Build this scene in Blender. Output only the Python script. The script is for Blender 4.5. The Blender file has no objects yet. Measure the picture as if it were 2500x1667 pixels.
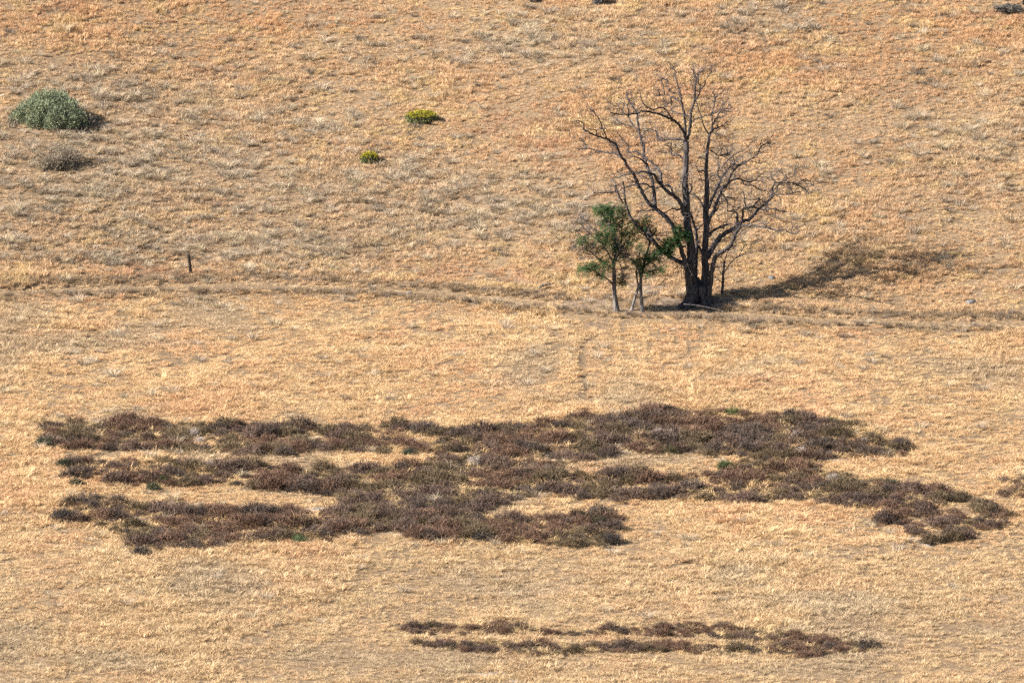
import bpy, math, random
import numpy as np

# ------------------------------------------------------------------ camera, sky, sun, exposure
R = math.radians
scene = bpy.context.scene
C = scene.collection
PITCH = R(8.0)
DIST = 450.0
PPM = 55.0                                   # photograph pixels (2500 wide) per metre at the look-at point
W, H = 2500.0, 1667.0
AIM = np.array([0.0, -6.4, -0.45])
FWD = np.array([0.0, math.cos(PITCH), -math.sin(PITCH)])
UP = np.array([0.0, math.sin(PITCH), math.cos(PITCH)])
EYE = AIM - DIST * FWD
cam_data = bpy.data.cameras.new('camera')
cam_data.sensor_width = 36.0
cam_data.lens = PPM * DIST * 36.0 / W
cam_data.clip_start = 1.0
cam_data.clip_end = 5000.0
cam = bpy.data.objects.new('camera', cam_data)
cam.location = EYE
cam.rotation_euler = (R(90) - PITCH, 0, 0)
C.objects.link(cam)
scene.camera = cam

SUN_EL = R(33.0)
SUN_XY = np.array([-0.955, -0.275])           # towards the sun: left and on the camera's side
SUN_XY /= np.linalg.norm(SUN_XY)
to_sun = np.array([SUN_XY[0] * math.cos(SUN_EL), SUN_XY[1] * math.cos(SUN_EL), math.sin(SUN_EL)])
world = bpy.data.worlds.new('World')
scene.world = world
world.use_nodes = True
wn = world.node_tree
sky = wn.nodes.new('ShaderNodeTexSky')
sky.sky_type = 'NISHITA'
sky.sun_disc = False
sky.sun_elevation = SUN_EL
sky.sun_rotation = math.atan2(to_sun[0], to_sun[1])
wn.links.new(sky.outputs[0], wn.nodes['Background'].inputs['Color'])
wn.nodes['Background'].inputs['Strength'].default_value = 0.05
sun_data = bpy.data.lights.new('sun', 'SUN')
sun_data.energy = 5.0
sun_data.angle = R(0.5)
sun_data.color = (1.0, 0.93, 0.82)
sun = bpy.data.objects.new('sun', sun_data)
from mathutils import Vector
sun.rotation_euler = Vector(tuple(-to_sun)).to_track_quat('-Z', 'Y').to_euler()
sun.location = (-60, -40, 80)
C.objects.link(sun)
scene.view_settings.view_transform = 'Standard'
scene.view_settings.look = 'None'
scene.view_settings.gamma = 1.0
scene.view_settings.exposure = 1.56
scene.cycles.use_denoising = False
scene.cycles.adaptive_threshold = 0.02
scene.cycles.max_bounces = 4
scene.cycles.diffuse_bounces = 2
scene.cycles.transmission_bounces = 3
scene.cycles.transparent_max_bounces = 4

# ------------------------------------------------------------------ small maths
rng = np.random.default_rng(7)
random.seed(7)
_tabs = {}
def vnoise(x, y, seed=0):
    if seed not in _tabs:
        _tabs[seed] = np.random.default_rng(1000 + seed).random((256, 256))
    t = _tabs[seed]
    xi = np.floor(x).astype(int); yi = np.floor(y).astype(int)
    fx = x - xi; fy = y - yi
    fx = fx * fx * (3 - 2 * fx); fy = fy * fy * (3 - 2 * fy)
    a = t[xi & 255, yi & 255]; b = t[(xi + 1) & 255, yi & 255]
    c = t[xi & 255, (yi + 1) & 255]; d = t[(xi + 1) & 255, (yi + 1) & 255]
    return (a * (1 - fx) + b * fx) * (1 - fy) + (c * (1 - fx) + d * fx) * fy
def fbm(x, y, seed=0, octaves=4):
    s = 0.0; amp = 0.5; tot = 0.0
    for k in range(octaves):
        s = s + amp * vnoise(x * 2 ** k + 17.3 * k, y * 2 ** k + 9.1 * k, seed + k)
        tot += amp; amp *= 0.5
    return s / tot
def sstep(a, b, x):
    t = np.clip((x - a) / (b - a), 0, 1)
    return t * t * (3 - 2 * t)

# ------------------------------------------------------------------ lie of the land
FIELD = math.tan(R(4.0))
HILL = math.tan(R(17.0))
# the farm track follows the foot of the slope; its line (x in metres, y in metres) falls away towards the right
def on_plane(px, py):
    u = (px - W / 2) / (PPM * DIST); v = (H / 2 - py) / (PPM * DIST)
    d = FWD + v * UP + u * np.array([1.0, 0, 0])
    t = (FIELD * EYE[1] - EYE[2]) / (d[2] - FIELD * d[1])
    p = EYE + t * d
    return p[0], p[1]
TRACK = [(-250, 724), (0, 718), (136, 709), (272, 702), (442, 694), (600, 694), (800, 697), (1060, 712), (1300, 733), (1500, 752), (1750, 764), (2000, 778), (2200, 785), (2400, 790), (2500, 796), (2750, 806)]
TX, TY = np.array([on_plane(*p) for p in TRACK]).T
def track_y(x):
    return np.interp(x, TX, TY)
def softplus(s, k):
    return k * np.logaddexp(0, s / k)
RUTS = []          # (polyline in metres, half width, depth), filled once pixels can be put on the ground
def seg_dist(x, y, pts):
    best = np.full(np.shape(x), 1e9)
    for (ax, ay), (bx, by) in zip(pts[:-1], pts[1:]):
        dx, dy = bx - ax, by - ay
        t = np.clip(((x - ax) * dx + (y - ay) * dy) / (dx * dx + dy * dy + 1e-9), 0, 1)
        best = np.minimum(best, np.hypot(x - ax - t * dx, y - ay - t * dy))
    return best
def ground_z(x, y):
    x = np.asarray(x, float); y = np.asarray(y, float)
    s = y - track_y(x)
    yy = np.where(y > -130, y, -130 + (y + 130) * 0.6)
    z = FIELD * yy + (HILL - FIELD) * softplus(s - 2.2, 0.9)
    far = softplus(y - 140, 30)
    z = z - far * (HILL * 0.9)
    near = np.exp(-(np.maximum(np.abs(x) - 60, 0) / 40) ** 2)
    z = z + near * (0.55 * (fbm(x / 13, y / 17, 3, 2) - .5) + 0.22 * (fbm(x / 3.1, y / 3.6, 5, 3) - .5)) * sstep(-1, 6, np.abs(s) + 2)
    # bench: the hill side is cut a little, the outer edge is banked up, two wheel ruts
    z = z - 0.09 * np.exp(-((s - .75) / .28) ** 2) - 0.09 * np.exp(-((s + .75) / .28) ** 2)
    z = z + 0.16 * np.exp(-((s + 1.7) / .7) ** 2) + 0.10 * np.exp(-((s - 2.3) / .6) ** 2)
    for pts, hw, dep in RUTS:
        x0 = min(p[0] for p in pts) - 2; x1 = max(p[0] for p in pts) + 2
        y0 = min(p[1] for p in pts) - 2; y1 = max(p[1] for p in pts) + 2
        m = (x > x0) & (x < x1) & (y > y0) & (y < y1)
        if np.any(m):
            d = seg_dist(x[m], y[m], pts)
            zz = z[m] - dep * np.exp(-(d / hw) ** 2)
            z = z.copy(); z[m] = zz
    return z
def at(px, py):
    """point of the ground seen at a pixel of the photograph"""
    px = np.atleast_1d(np.asarray(px, float)); py = np.atleast_1d(np.asarray(py, float))
    u = (px - W / 2) / (PPM * DIST); v = (H / 2 - py) / (PPM * DIST)
    d = FWD[None] + v[:, None] * UP[None] + u[:, None] * np.array([[1.0, 0, 0]])
    lo = np.full(px.shape, 250.0); hi = np.full(px.shape, 640.0)
    for _ in range(26):
        m = (lo + hi) / 2
        p = EYE[None] + m[:, None] * d
        under = p[:, 2] < ground_z(p[:, 0], p[:, 1])
        hi = np.where(under, m, hi); lo = np.where(under, lo, m)
    p = EYE[None] + hi[:, None] * d
    p[:, 2] = ground_z(p[:, 0], p[:, 1])
    return p
def at1(px, py):
    return at([px], [py])[0]
def pix(x, y, z):
    dx = np.asarray(x) - EYE[0]; dy = np.asarray(y) - EYE[1]; dz = np.asarray(z) - EYE[2]
    f = dy * FWD[1] + dz * FWD[2]
    return W / 2 + dx / f * PPM * DIST, H / 2 - (dy * UP[1] + dz * UP[2]) / f * PPM * DIST
def rut(pts, hw, dep):
    return ([tuple(at1(*p)[:2]) for p in pts], hw, dep)
_r = [rut([(2040, 1348), (2117, 1337), (2181, 1330), (2244, 1322), (2300, 1312)], .16, .10),
      rut([(2030, 1362), (2130, 1351), (2227, 1338), (2310, 1322)], .17, .12),
      rut([(205, 1122), (254, 1104), (290, 1094)], .15, .10), rut([(222, 1122), (280, 1107), (340, 1099), (420, 1094)], .16, .10),
      rut([(1456, 818), (1430, 830), (1421, 866), (1422, 904), (1424, 930), (1428, 975)], .13, .10),
      ]
RUTS.extend(_r)

# ------------------------------------------------------------------ mesh helpers
def new_mesh(name, V, F, mat=None, smooth=False):
    me = bpy.data.meshes.new(name)
    V = np.asarray(V, np.float32).reshape(-1, 3)
    me.vertices.add(len(V)); me.vertices.foreach_set('co', V.ravel())
    if isinstance(F, np.ndarray):
        n = F.shape[1]
        me.loops.add(F.size); me.loops.foreach_set('vertex_index', F.astype(np.int32).ravel())
        me.polygons.add(len(F)); me.polygons.foreach_set('loop_start', np.arange(0, F.size, n, dtype=np.int32))
    elif len(F):
        sizes = np.array([len(f) for f in F], np.int32)
        me.loops.add(int(sizes.sum())); me.loops.foreach_set('vertex_index', np.concatenate([np.asarray(f, np.int32) for f in F]))
        me.polygons.add(len(F)); me.polygons.foreach_set('loop_start', np.concatenate([[0], np.cumsum(sizes)[:-1]]).astype(np.int32))
    if mat is not None:
        me.materials.append(mat)
    me.update(calc_edges=True)
    if smooth and len(me.polygons):
        me.polygons.foreach_set('use_smooth', np.ones(len(me.polygons), bool))
    return me
def link(name, me, parent=None, loc=None):
    o = bpy.data.objects.new(name, me)
    C.objects.link(o)
    if parent is not None:
        o.parent = parent
    if loc is not None:
        o.location = loc
    return o
def tag(o, label, cat=None, group=None, kind=None):
    o['label'] = label
    if cat: o['category'] = cat
    if group: o['group'] = group
    if kind: o['kind'] = kind
    return o
def empty(name, loc, label, cat, group=None):
    o = bpy.data.objects.new(name, None)
    o.empty_display_size = 0.3
    C.objects.link(o); o.location = loc
    return tag(o, label, cat, group)
class Geo:
    def __init__(self): self.v = []; self.f = []; self.n = 0
    def add(self, V, F):
        V = np.asarray(V, float).reshape(-1, 3)
        self.f += [tuple(int(i) + self.n for i in f) for f in F]
        self.v.append(V); self.n += len(V)
    def mesh(self, name, mat, smooth=False):
        return new_mesh(name, np.concatenate(self.v), self.f, mat, smooth)
def catmull(P, n):
    P = np.asarray(P, float)
    if len(P) < 3:
        t = np.linspace(0, 1, n * (len(P) - 1) + 1)[:, None]
        return P[0] * (1 - t) + P[-1] * t
    Q = np.vstack([2 * P[0] - P[1], P, 2 * P[-1] - P[-2]])
    out = []
    for i in range(1, len(Q) - 2):
        for t in np.arange(n) / n:
            a, b, c, d = Q[i - 1], Q[i], Q[i + 1], Q[i + 2]
            out.append(.5 * (2 * b + (c - a) * t + (2 * a - 5 * b + 4 * c - d) * t * t + (3 * b - a - 3 * c + d) * t ** 3))
    out.append(P[-1])
    return np.array(out)
def tube(geo, P, rad, sides=6, rough=0.0, cap=True):
    P = np.asarray(P, float); n = len(P)
    T = np.gradient(P, axis=0); T /= np.linalg.norm(T, axis=1)[:, None] + 1e-9
    ref = np.array([0.13, 1.0, 0.21]); ref /= np.linalg.norm(ref)
    A = np.cross(T, ref); A /= np.linalg.norm(A, axis=1)[:, None] + 1e-9
    B = np.cross(T, A)
    ang = np.arange(sides) / sides * 2 * math.pi
    ridge = 1 + rough * rng.normal(0, 1, sides)
    rr = np.asarray(rad)[:, None] * (ridge[None] + rough * .5 * rng.normal(0, 1, (n, sides)))
    V = P[:, None] + rr[..., None] * (np.cos(ang)[None, :, None] * A[:, None] + np.sin(ang)[None, :, None] * B[:, None])
    F = []
    for i in range(n - 1):
        for j in range(sides):
            k = (j + 1) % sides
            F.append((i * sides + j, i * sides + k, (i + 1) * sides + k, (i + 1) * sides + j))
    V = V.reshape(-1, 3)
    if cap:
        F.append(tuple(range(sides - 1, -1, -1))); F.append(tuple((n - 1) * sides + j for j in range(sides)))
    geo.add(V, F)

# ------------------------------------------------------------------ materials
def mat_base(name):
    m = bpy.data.materials.new(name); m.use_nodes = True
    nt = m.node_tree
    for n in list(nt.nodes): nt.nodes.remove(n)
    out = nt.nodes.new('ShaderNodeOutputMaterial')
    return m, nt, out
def thin(nt, out, col, trans=0.3):
    """thin dry leaf: diffuse with light coming through"""
    d = nt.nodes.new('ShaderNodeBsdfDiffuse'); t = nt.nodes.new('ShaderNodeBsdfTranslucent')
    mx = nt.nodes.new('ShaderNodeMixShader'); mx.inputs[0].default_value = trans
    nt.links.new(col, d.inputs['Color']); nt.links.new(col, t.inputs['Color'])
    nt.links.new(d.outputs[0], mx.inputs[1]); nt.links.new(t.outputs[0], mx.inputs[2])
    nt.links.new(mx.outputs[0], out.inputs['Surface'])
def vary(nt, col, lo, hi, scale, coord='Object'):
    """multiply a colour by fine noise between lo and hi"""
    tc = nt.nodes.new('ShaderNodeTexCoord'); no = nt.nodes.new('ShaderNodeTexNoise')
    no.inputs['Scale'].default_value = scale; no.inputs['Detail'].default_value = 3
    nt.links.new(tc.outputs[coord], no.inputs['Vector'])
    mr = nt.nodes.new('ShaderNodeMapRange')
    mr.inputs['From Min'].default_value = .3; mr.inputs['From Max'].default_value = .7
    mr.inputs['To Min'].default_value = lo; mr.inputs['To Max'].default_value = hi
    nt.links.new(no.outputs['Fac'], mr.inputs['Value'])
    mu = nt.nodes.new('ShaderNodeVectorMath'); mu.operation = 'SCALE'
    nt.links.new(col, mu.inputs[0]); nt.links.new(mr.outputs[0], mu.inputs['Scale'])
    return mu.outputs[0]
def mat_scatter(name, trans=0.3, lo=.86, hi=1.12, scale=9.0):
    m, nt, out = mat_base(name)
    a = nt.nodes.new('ShaderNodeAttribute'); a.attribute_type = 'INSTANCER'; a.attribute_name = 'tint'
    thin(nt, out, vary(nt, a.outputs['Color'], lo, hi, scale), trans)
    return m
def mat_object(name, trans=0.25, lo=.7, hi=1.25, scale=7.0):
    m, nt, out = mat_base(name)
    a = nt.nodes.new('ShaderNodeObjectInfo')
    thin(nt, out, vary(nt, a.outputs['Color'], lo, hi, scale), trans)
    return m
def mat_leaf(name, rgb, rgb2, trans=0.3, scale=4.0):
    m, nt, out = mat_base(name)
    tc = nt.nodes.new('ShaderNodeTexCoord'); no = nt.nodes.new('ShaderNodeTexNoise')
    no.inputs['Scale'].default_value = scale; no.inputs['Detail'].default_value = 4
    nt.links.new(tc.outputs['Object'], no.inputs['Vector'])
    cr = nt.nodes.new('ShaderNodeValToRGB')
    cr.color_ramp.elements[0].position = .35; cr.color_ramp.elements[0].color = (*rgb, 1)
    cr.color_ramp.elements[1].position = .65; cr.color_ramp.elements[1].color = (*rgb2, 1)
    nt.links.new(no.outputs['Fac'], cr.inputs[0])
    thin(nt, out, cr.outputs[0], trans)
    return m
def mat_bark(name, rgb, rgb2, sx=14, sz=2.5, bump=.5):
    m, nt, out = mat_base(name)
    tc = nt.nodes.new('ShaderNodeTexCoord'); mp = nt.nodes.new('ShaderNodeMapping')
    mp.inputs['Scale'].default_value = (sx, sx, sz)
    no = nt.nodes.new('ShaderNodeTexNoise'); no.inputs['Scale'].default_value = 1.0; no.inputs['Detail'].default_value = 6
    nt.links.new(tc.outputs['Object'], mp.inputs['Vector']); nt.links.new(mp.outputs[0], no.inputs['Vector'])
    cr = nt.nodes.new('ShaderNodeValToRGB')
    cr.color_ramp.elements[0].position = .36; cr.color_ramp.elements[0].color = (*rgb, 1)
    cr.color_ramp.elements[1].position = .62; cr.color_ramp.elements[1].color = (*rgb2, 1)
    nt.links.new(no.outputs['Fac'], cr.inputs[0])
    bs = nt.nodes.new('ShaderNodeBsdfPrincipled'); bs.inputs['Roughness'].default_value = .9
    bs.inputs['Specular IOR Level'].default_value = .2
    bp = nt.nodes.new('ShaderNodeBump'); bp.inputs['Strength'].default_value = bump; bp.inputs['Distance'].default_value = .06
    nt.links.new(no.outputs['Fac'], bp.inputs['Height']); nt.links.new(bp.outputs[0], bs.inputs['Normal'])
    nt.links.new(cr.outputs[0], bs.inputs['Base Color']); nt.links.new(bs.outputs[0], out.inputs['Surface'])
    return m
M_GRASS = mat_scatter('dry_grass_blades', .2)
M_BUNCH = mat_scatter('bunchgrass_blades', .18)
M_WEED = mat_scatter('weed_stems', .15, .7, 1.3, 5.0)
M_WEED_OBJ = mat_object('weed_bush_stems', .15, .7, 1.3, 5.0)
M_TUFT_OBJ = mat_object('tussock_blades', .25)
M_BARK = mat_bark('dead_bark', (.012, .0105, .0115), (.096, .087, .091), 18, 1.6, .8)
M_TWIG = mat_bark('dead_twig', (.020, .016, .018), (.125, .110, .115), 1.2, 1.2, .1)
M_BARK_G = mat_bark('locust_bark', (.05, .043, .040), (.20, .18, .17), 16, 3)
M_STICK = mat_bark('bleached_stick', (.07, .062, .055), (.20, .18, .165), 8, 8, .2)
M_POST = mat_bark('weathered_post', (.010, .008, .007), (.050, .038, .032), 40, 3)
M_LOCUST = mat_leaf('locust_leaves', (.030, .075, .032), (.095, .170, .070), .38, 5.0)
M_SAGE = mat_leaf('sagebrush_leaves', (.165, .198, .135), (.285, .31, .195), .15, 2.0)
M_RABBIT = mat_leaf('rabbitbrush_leaves', (.15, .165, .085), (.24, .245, .12), .2, 5.0)
M_FLOWER = mat_leaf('rabbitbrush_flowers', (.25, .225, .030), (.42, .36, .045), .25, 9.0)
M_GREY = mat_leaf('grey_twigs', (.13, .108, .088), (.34, .29, .22), .1, 6.0)
M_DARKLEAF = mat_leaf('dark_sapling_leaves', (.03, .04, .03), (.07, .08, .055), .2, 6.0)
M_RUST, _nt, _out = mat_base('rusty_wire')
_b = _nt.nodes.new('ShaderNodeBsdfPrincipled'); _b.inputs['Base Color'].default_value = (.22, .09, .045, 1); _b.inputs['Roughness'].default_value = .8
_nt.links.new(_b.outputs[0], _out.inputs['Surface'])
STEMS = [
 ([(-0.19,0.18),(-0.3,1.41),(-0.22,2.15),(-0.3,2.89),(-0.43,3.71),(-0.46,4.56),(-0.54,5.49),(-0.51,5.76),(-0.47,6.5),(-0.47,7.24)], 0.208, 0.104, (0,0,0.1,0.1,0.1,0.1,0.1,0.1,0.1,0.1)),
 ([(0.33,0.18),(0.41,1.41),(0.38,2.15),(0.45,3.26),(0.43,4.19),(0.48,4.93),(0.47,5.49),(0.45,5.57),(0.45,6.31),(0.5,6.87),(0.58,7.61)], 0.171, 0.056, (0.15,0.25,0.3,0.35,0.4,0.45,0.5,0.5,0.5,0.5,0.5)),
 ([(0.56,0.3),(0.65,1.11),(0.74,1.71),(0.86,2.08),(1.11,2.26),(1.48,2.52),(1.67,2.89),(1.76,3.13),(2.0,3.41)], 0.119, 0.056, (-0.25,-0.3,-0.4,-0.5,-0.7,-0.9,-1.0,-1.1,-1.1)),
 ([(-0.21,0.59),(-0.47,1.61),(-0.98,1.92),(-1.44,2.23),(-1.85,2.63),(-2.1,2.99),(-2.66,3.4),(-2.97,3.81),(-3.22,4.47),(-3.28,5.08),(-3.35,5.44)], 0.112, 0.033, (0,-0.1,-0.3,-0.6,-0.8,-0.9,-1.1,-1.2,-1.3,-1.35,-1.4)),
 ([(-0.04,0.85),(-0.02,1.78),(0.04,2.52),(0.0,3.19),(-0.15,3.64),(-0.26,4.08)], 0.1, 0.045, (0.3,0.5,0.7,0.8,0.7,0.5)),
 ([(-0.11,0.9),(-0.42,1.61),(-0.65,2.23),(-1.03,3.3),(-1.28,3.71),(-1.59,4.01),(-1.95,4.27),(-2.25,4.57),(-2.61,5.18),(-2.79,5.49)], 0.117, 0.071, (-0.1,-0.2,-0.3,-0.35,-0.4,-0.45,-0.5,-0.6,-0.7,-0.75)),
]
LIMBS = [
 ([(0.5,2.04),(0.71,2.41),(1.0,2.82),(1.26,3.08),(1.63,3.3),(1.93,3.43),(2.12,3.67),(2.45,3.78),(2.82,4.19),(3.19,4.49),(3.49,4.8)], 0.122, 0.037, 0.7),
 ([(-0.54,3.93),(-0.67,4.38),(-0.85,4.67),(-1.19,4.9),(-1.48,5.16),(-1.74,5.42),(-1.88,5.68),(-2.07,5.8),(-2.48,5.87),(-2.7,5.8),(-2.89,5.83)], 0.102, 0.026, -0.5),
 ([(-2.66,5.39),(-2.89,5.8),(-3.15,6.13),(-3.29,6.39),(-3.44,6.57),(-3.63,6.98),(-3.7,7.13),(-3.85,7.17),(-4.07,7.3),(-4.56,7.46),(-4.85,7.61),(-5.08,7.72),(-5.11,7.98),(-5.3,8.1),(-5.48,8.13)], 0.067, 0.009, -0.5),
 ([(-1.85,4.19),(-1.91,4.73),(-1.96,5.24),(-2.0,5.46),(-2.14,5.87),(-2.26,6.24),(-2.37,6.65),(-2.37,7.02),(-2.44,7.17),(-2.52,7.5),(-2.59,7.76),(-2.66,8.28),(-2.66,8.54),(-2.74,8.69),(-2.92,8.95),(-3.11,9.36),(-3.13,9.51)], 0.082, 0.015, 0.6),
 ([(0.46,3.41),(0.59,3.78),(0.74,4.04),(0.96,4.53),(1.15,5.05),(1.26,5.27),(1.21,5.2),(1.47,5.35),(1.65,5.54),(1.99,5.61),(2.36,5.5),(2.77,5.57),(2.95,5.8),(3.21,5.98)], 0.082, 0.009, 1.2),
 ([(0.48,4.16),(0.58,4.34),(0.78,4.82),(1.04,5.38),(0.99,5.24),(1.14,5.54),(0.99,5.8),(1.06,6.13),(0.99,6.31),(1.06,6.57)], 0.067, 0.017, 1.0),
 ([(-0.47,7.17),(-0.62,7.72),(-0.96,8.1),(-1.29,8.28),(-1.74,8.45),(-1.92,8.49),(-2.48,8.58),(-2.66,8.47),(-3.07,8.41),(-3.74,8.45),(-3.93,8.5)], 0.059, 0.009, -0.6),
 ([(-0.49,7.32),(-0.53,7.98),(-0.55,8.36),(-0.62,8.8),(-0.7,9.1),(-0.73,9.39),(-0.85,9.77),(-0.96,10.28),(-0.99,10.47)], 0.056, 0.009, 0.3),
 ([(-0.42,7.32),(-0.31,7.91),(-0.29,8.36),(-0.25,8.65),(-0.14,8.95),(-0.1,9.28),(-0.1,9.65),(-0.03,9.95),(-0.1,10.21),(-0.29,10.51)], 0.063, 0.009, -0.3),
 ([(0.54,7.58),(0.32,7.95),(0.24,8.28),(0.1,8.65),(-0.01,8.99),(-0.13,9.17)], 0.028, 0.015, -0.3),
 ([(0.6,7.58),(0.71,7.98),(0.69,8.36),(0.73,8.65),(0.82,8.99),(0.84,9.17),(0.8,9.39),(0.69,9.51)], 0.033, 0.009, 0.3),
 ([(-1.59,5.31),(-1.63,5.8),(-1.81,6.09),(-2.07,6.31),(-2.26,6.46),(-2.55,6.69),(-2.78,6.8),(-3.07,6.8),(-3.09,7.06),(-3.26,7.35)], 0.059, 0.011, 0.9),
 ([(0.59,2.97),(0.85,3.3),(1.22,3.41),(1.6,3.56)], 0.037, 0.019, 0.5),
 ([(-3.33,6.41),(-3.59,6.61),(-3.81,6.7),(-4.22,6.76),(-4.56,6.83),(-5.0,6.91),(-5.48,6.89)], 0.045, 0.011, 0.6),
 ([(3.49,4.8),(3.49,5.16),(3.6,5.42),(3.44,4.87),(3.51,5.2),(3.62,5.5),(3.44,5.72),(3.45,5.94)], 0.033, 0.011, 0.4),
 ([(3.49,4.82),(3.75,4.9),(4.27,4.92),(4.75,5.03)], 0.022, 0.009, -0.4),
 ([(2.04,3.43),(2.45,3.45),(2.82,3.38),(3.12,3.36),(3.45,3.23),(3.9,3.25),(4.12,3.1),(4.45,3.06),(4.55,3.17)], 0.041, 0.011, -0.9),
 ([(1.84,3.39),(1.89,3.75),(1.86,4.01),(1.71,4.12),(1.41,4.12)], 0.063, 0.015, -0.3),
 ([(2.13,3.69),(2.13,4.19),(2.26,4.27),(2.56,4.3),(3.01,4.19),(3.38,4.21),(3.67,4.16),(4.01,4.1)], 0.045, 0.009, -0.8),
 ([(-2.07,5.2),(-2.37,5.35),(-2.66,5.31),(-3.0,5.24),(-3.37,5.09),(-3.74,4.94),(-4.33,4.9),(-4.67,4.9)], 0.037, 0.011, -0.7),
 ([(-1.07,4.79),(-1.18,5.2),(-1.44,5.28),(-1.81,5.13)], 0.045, 0.026, 0.7),
]
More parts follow.
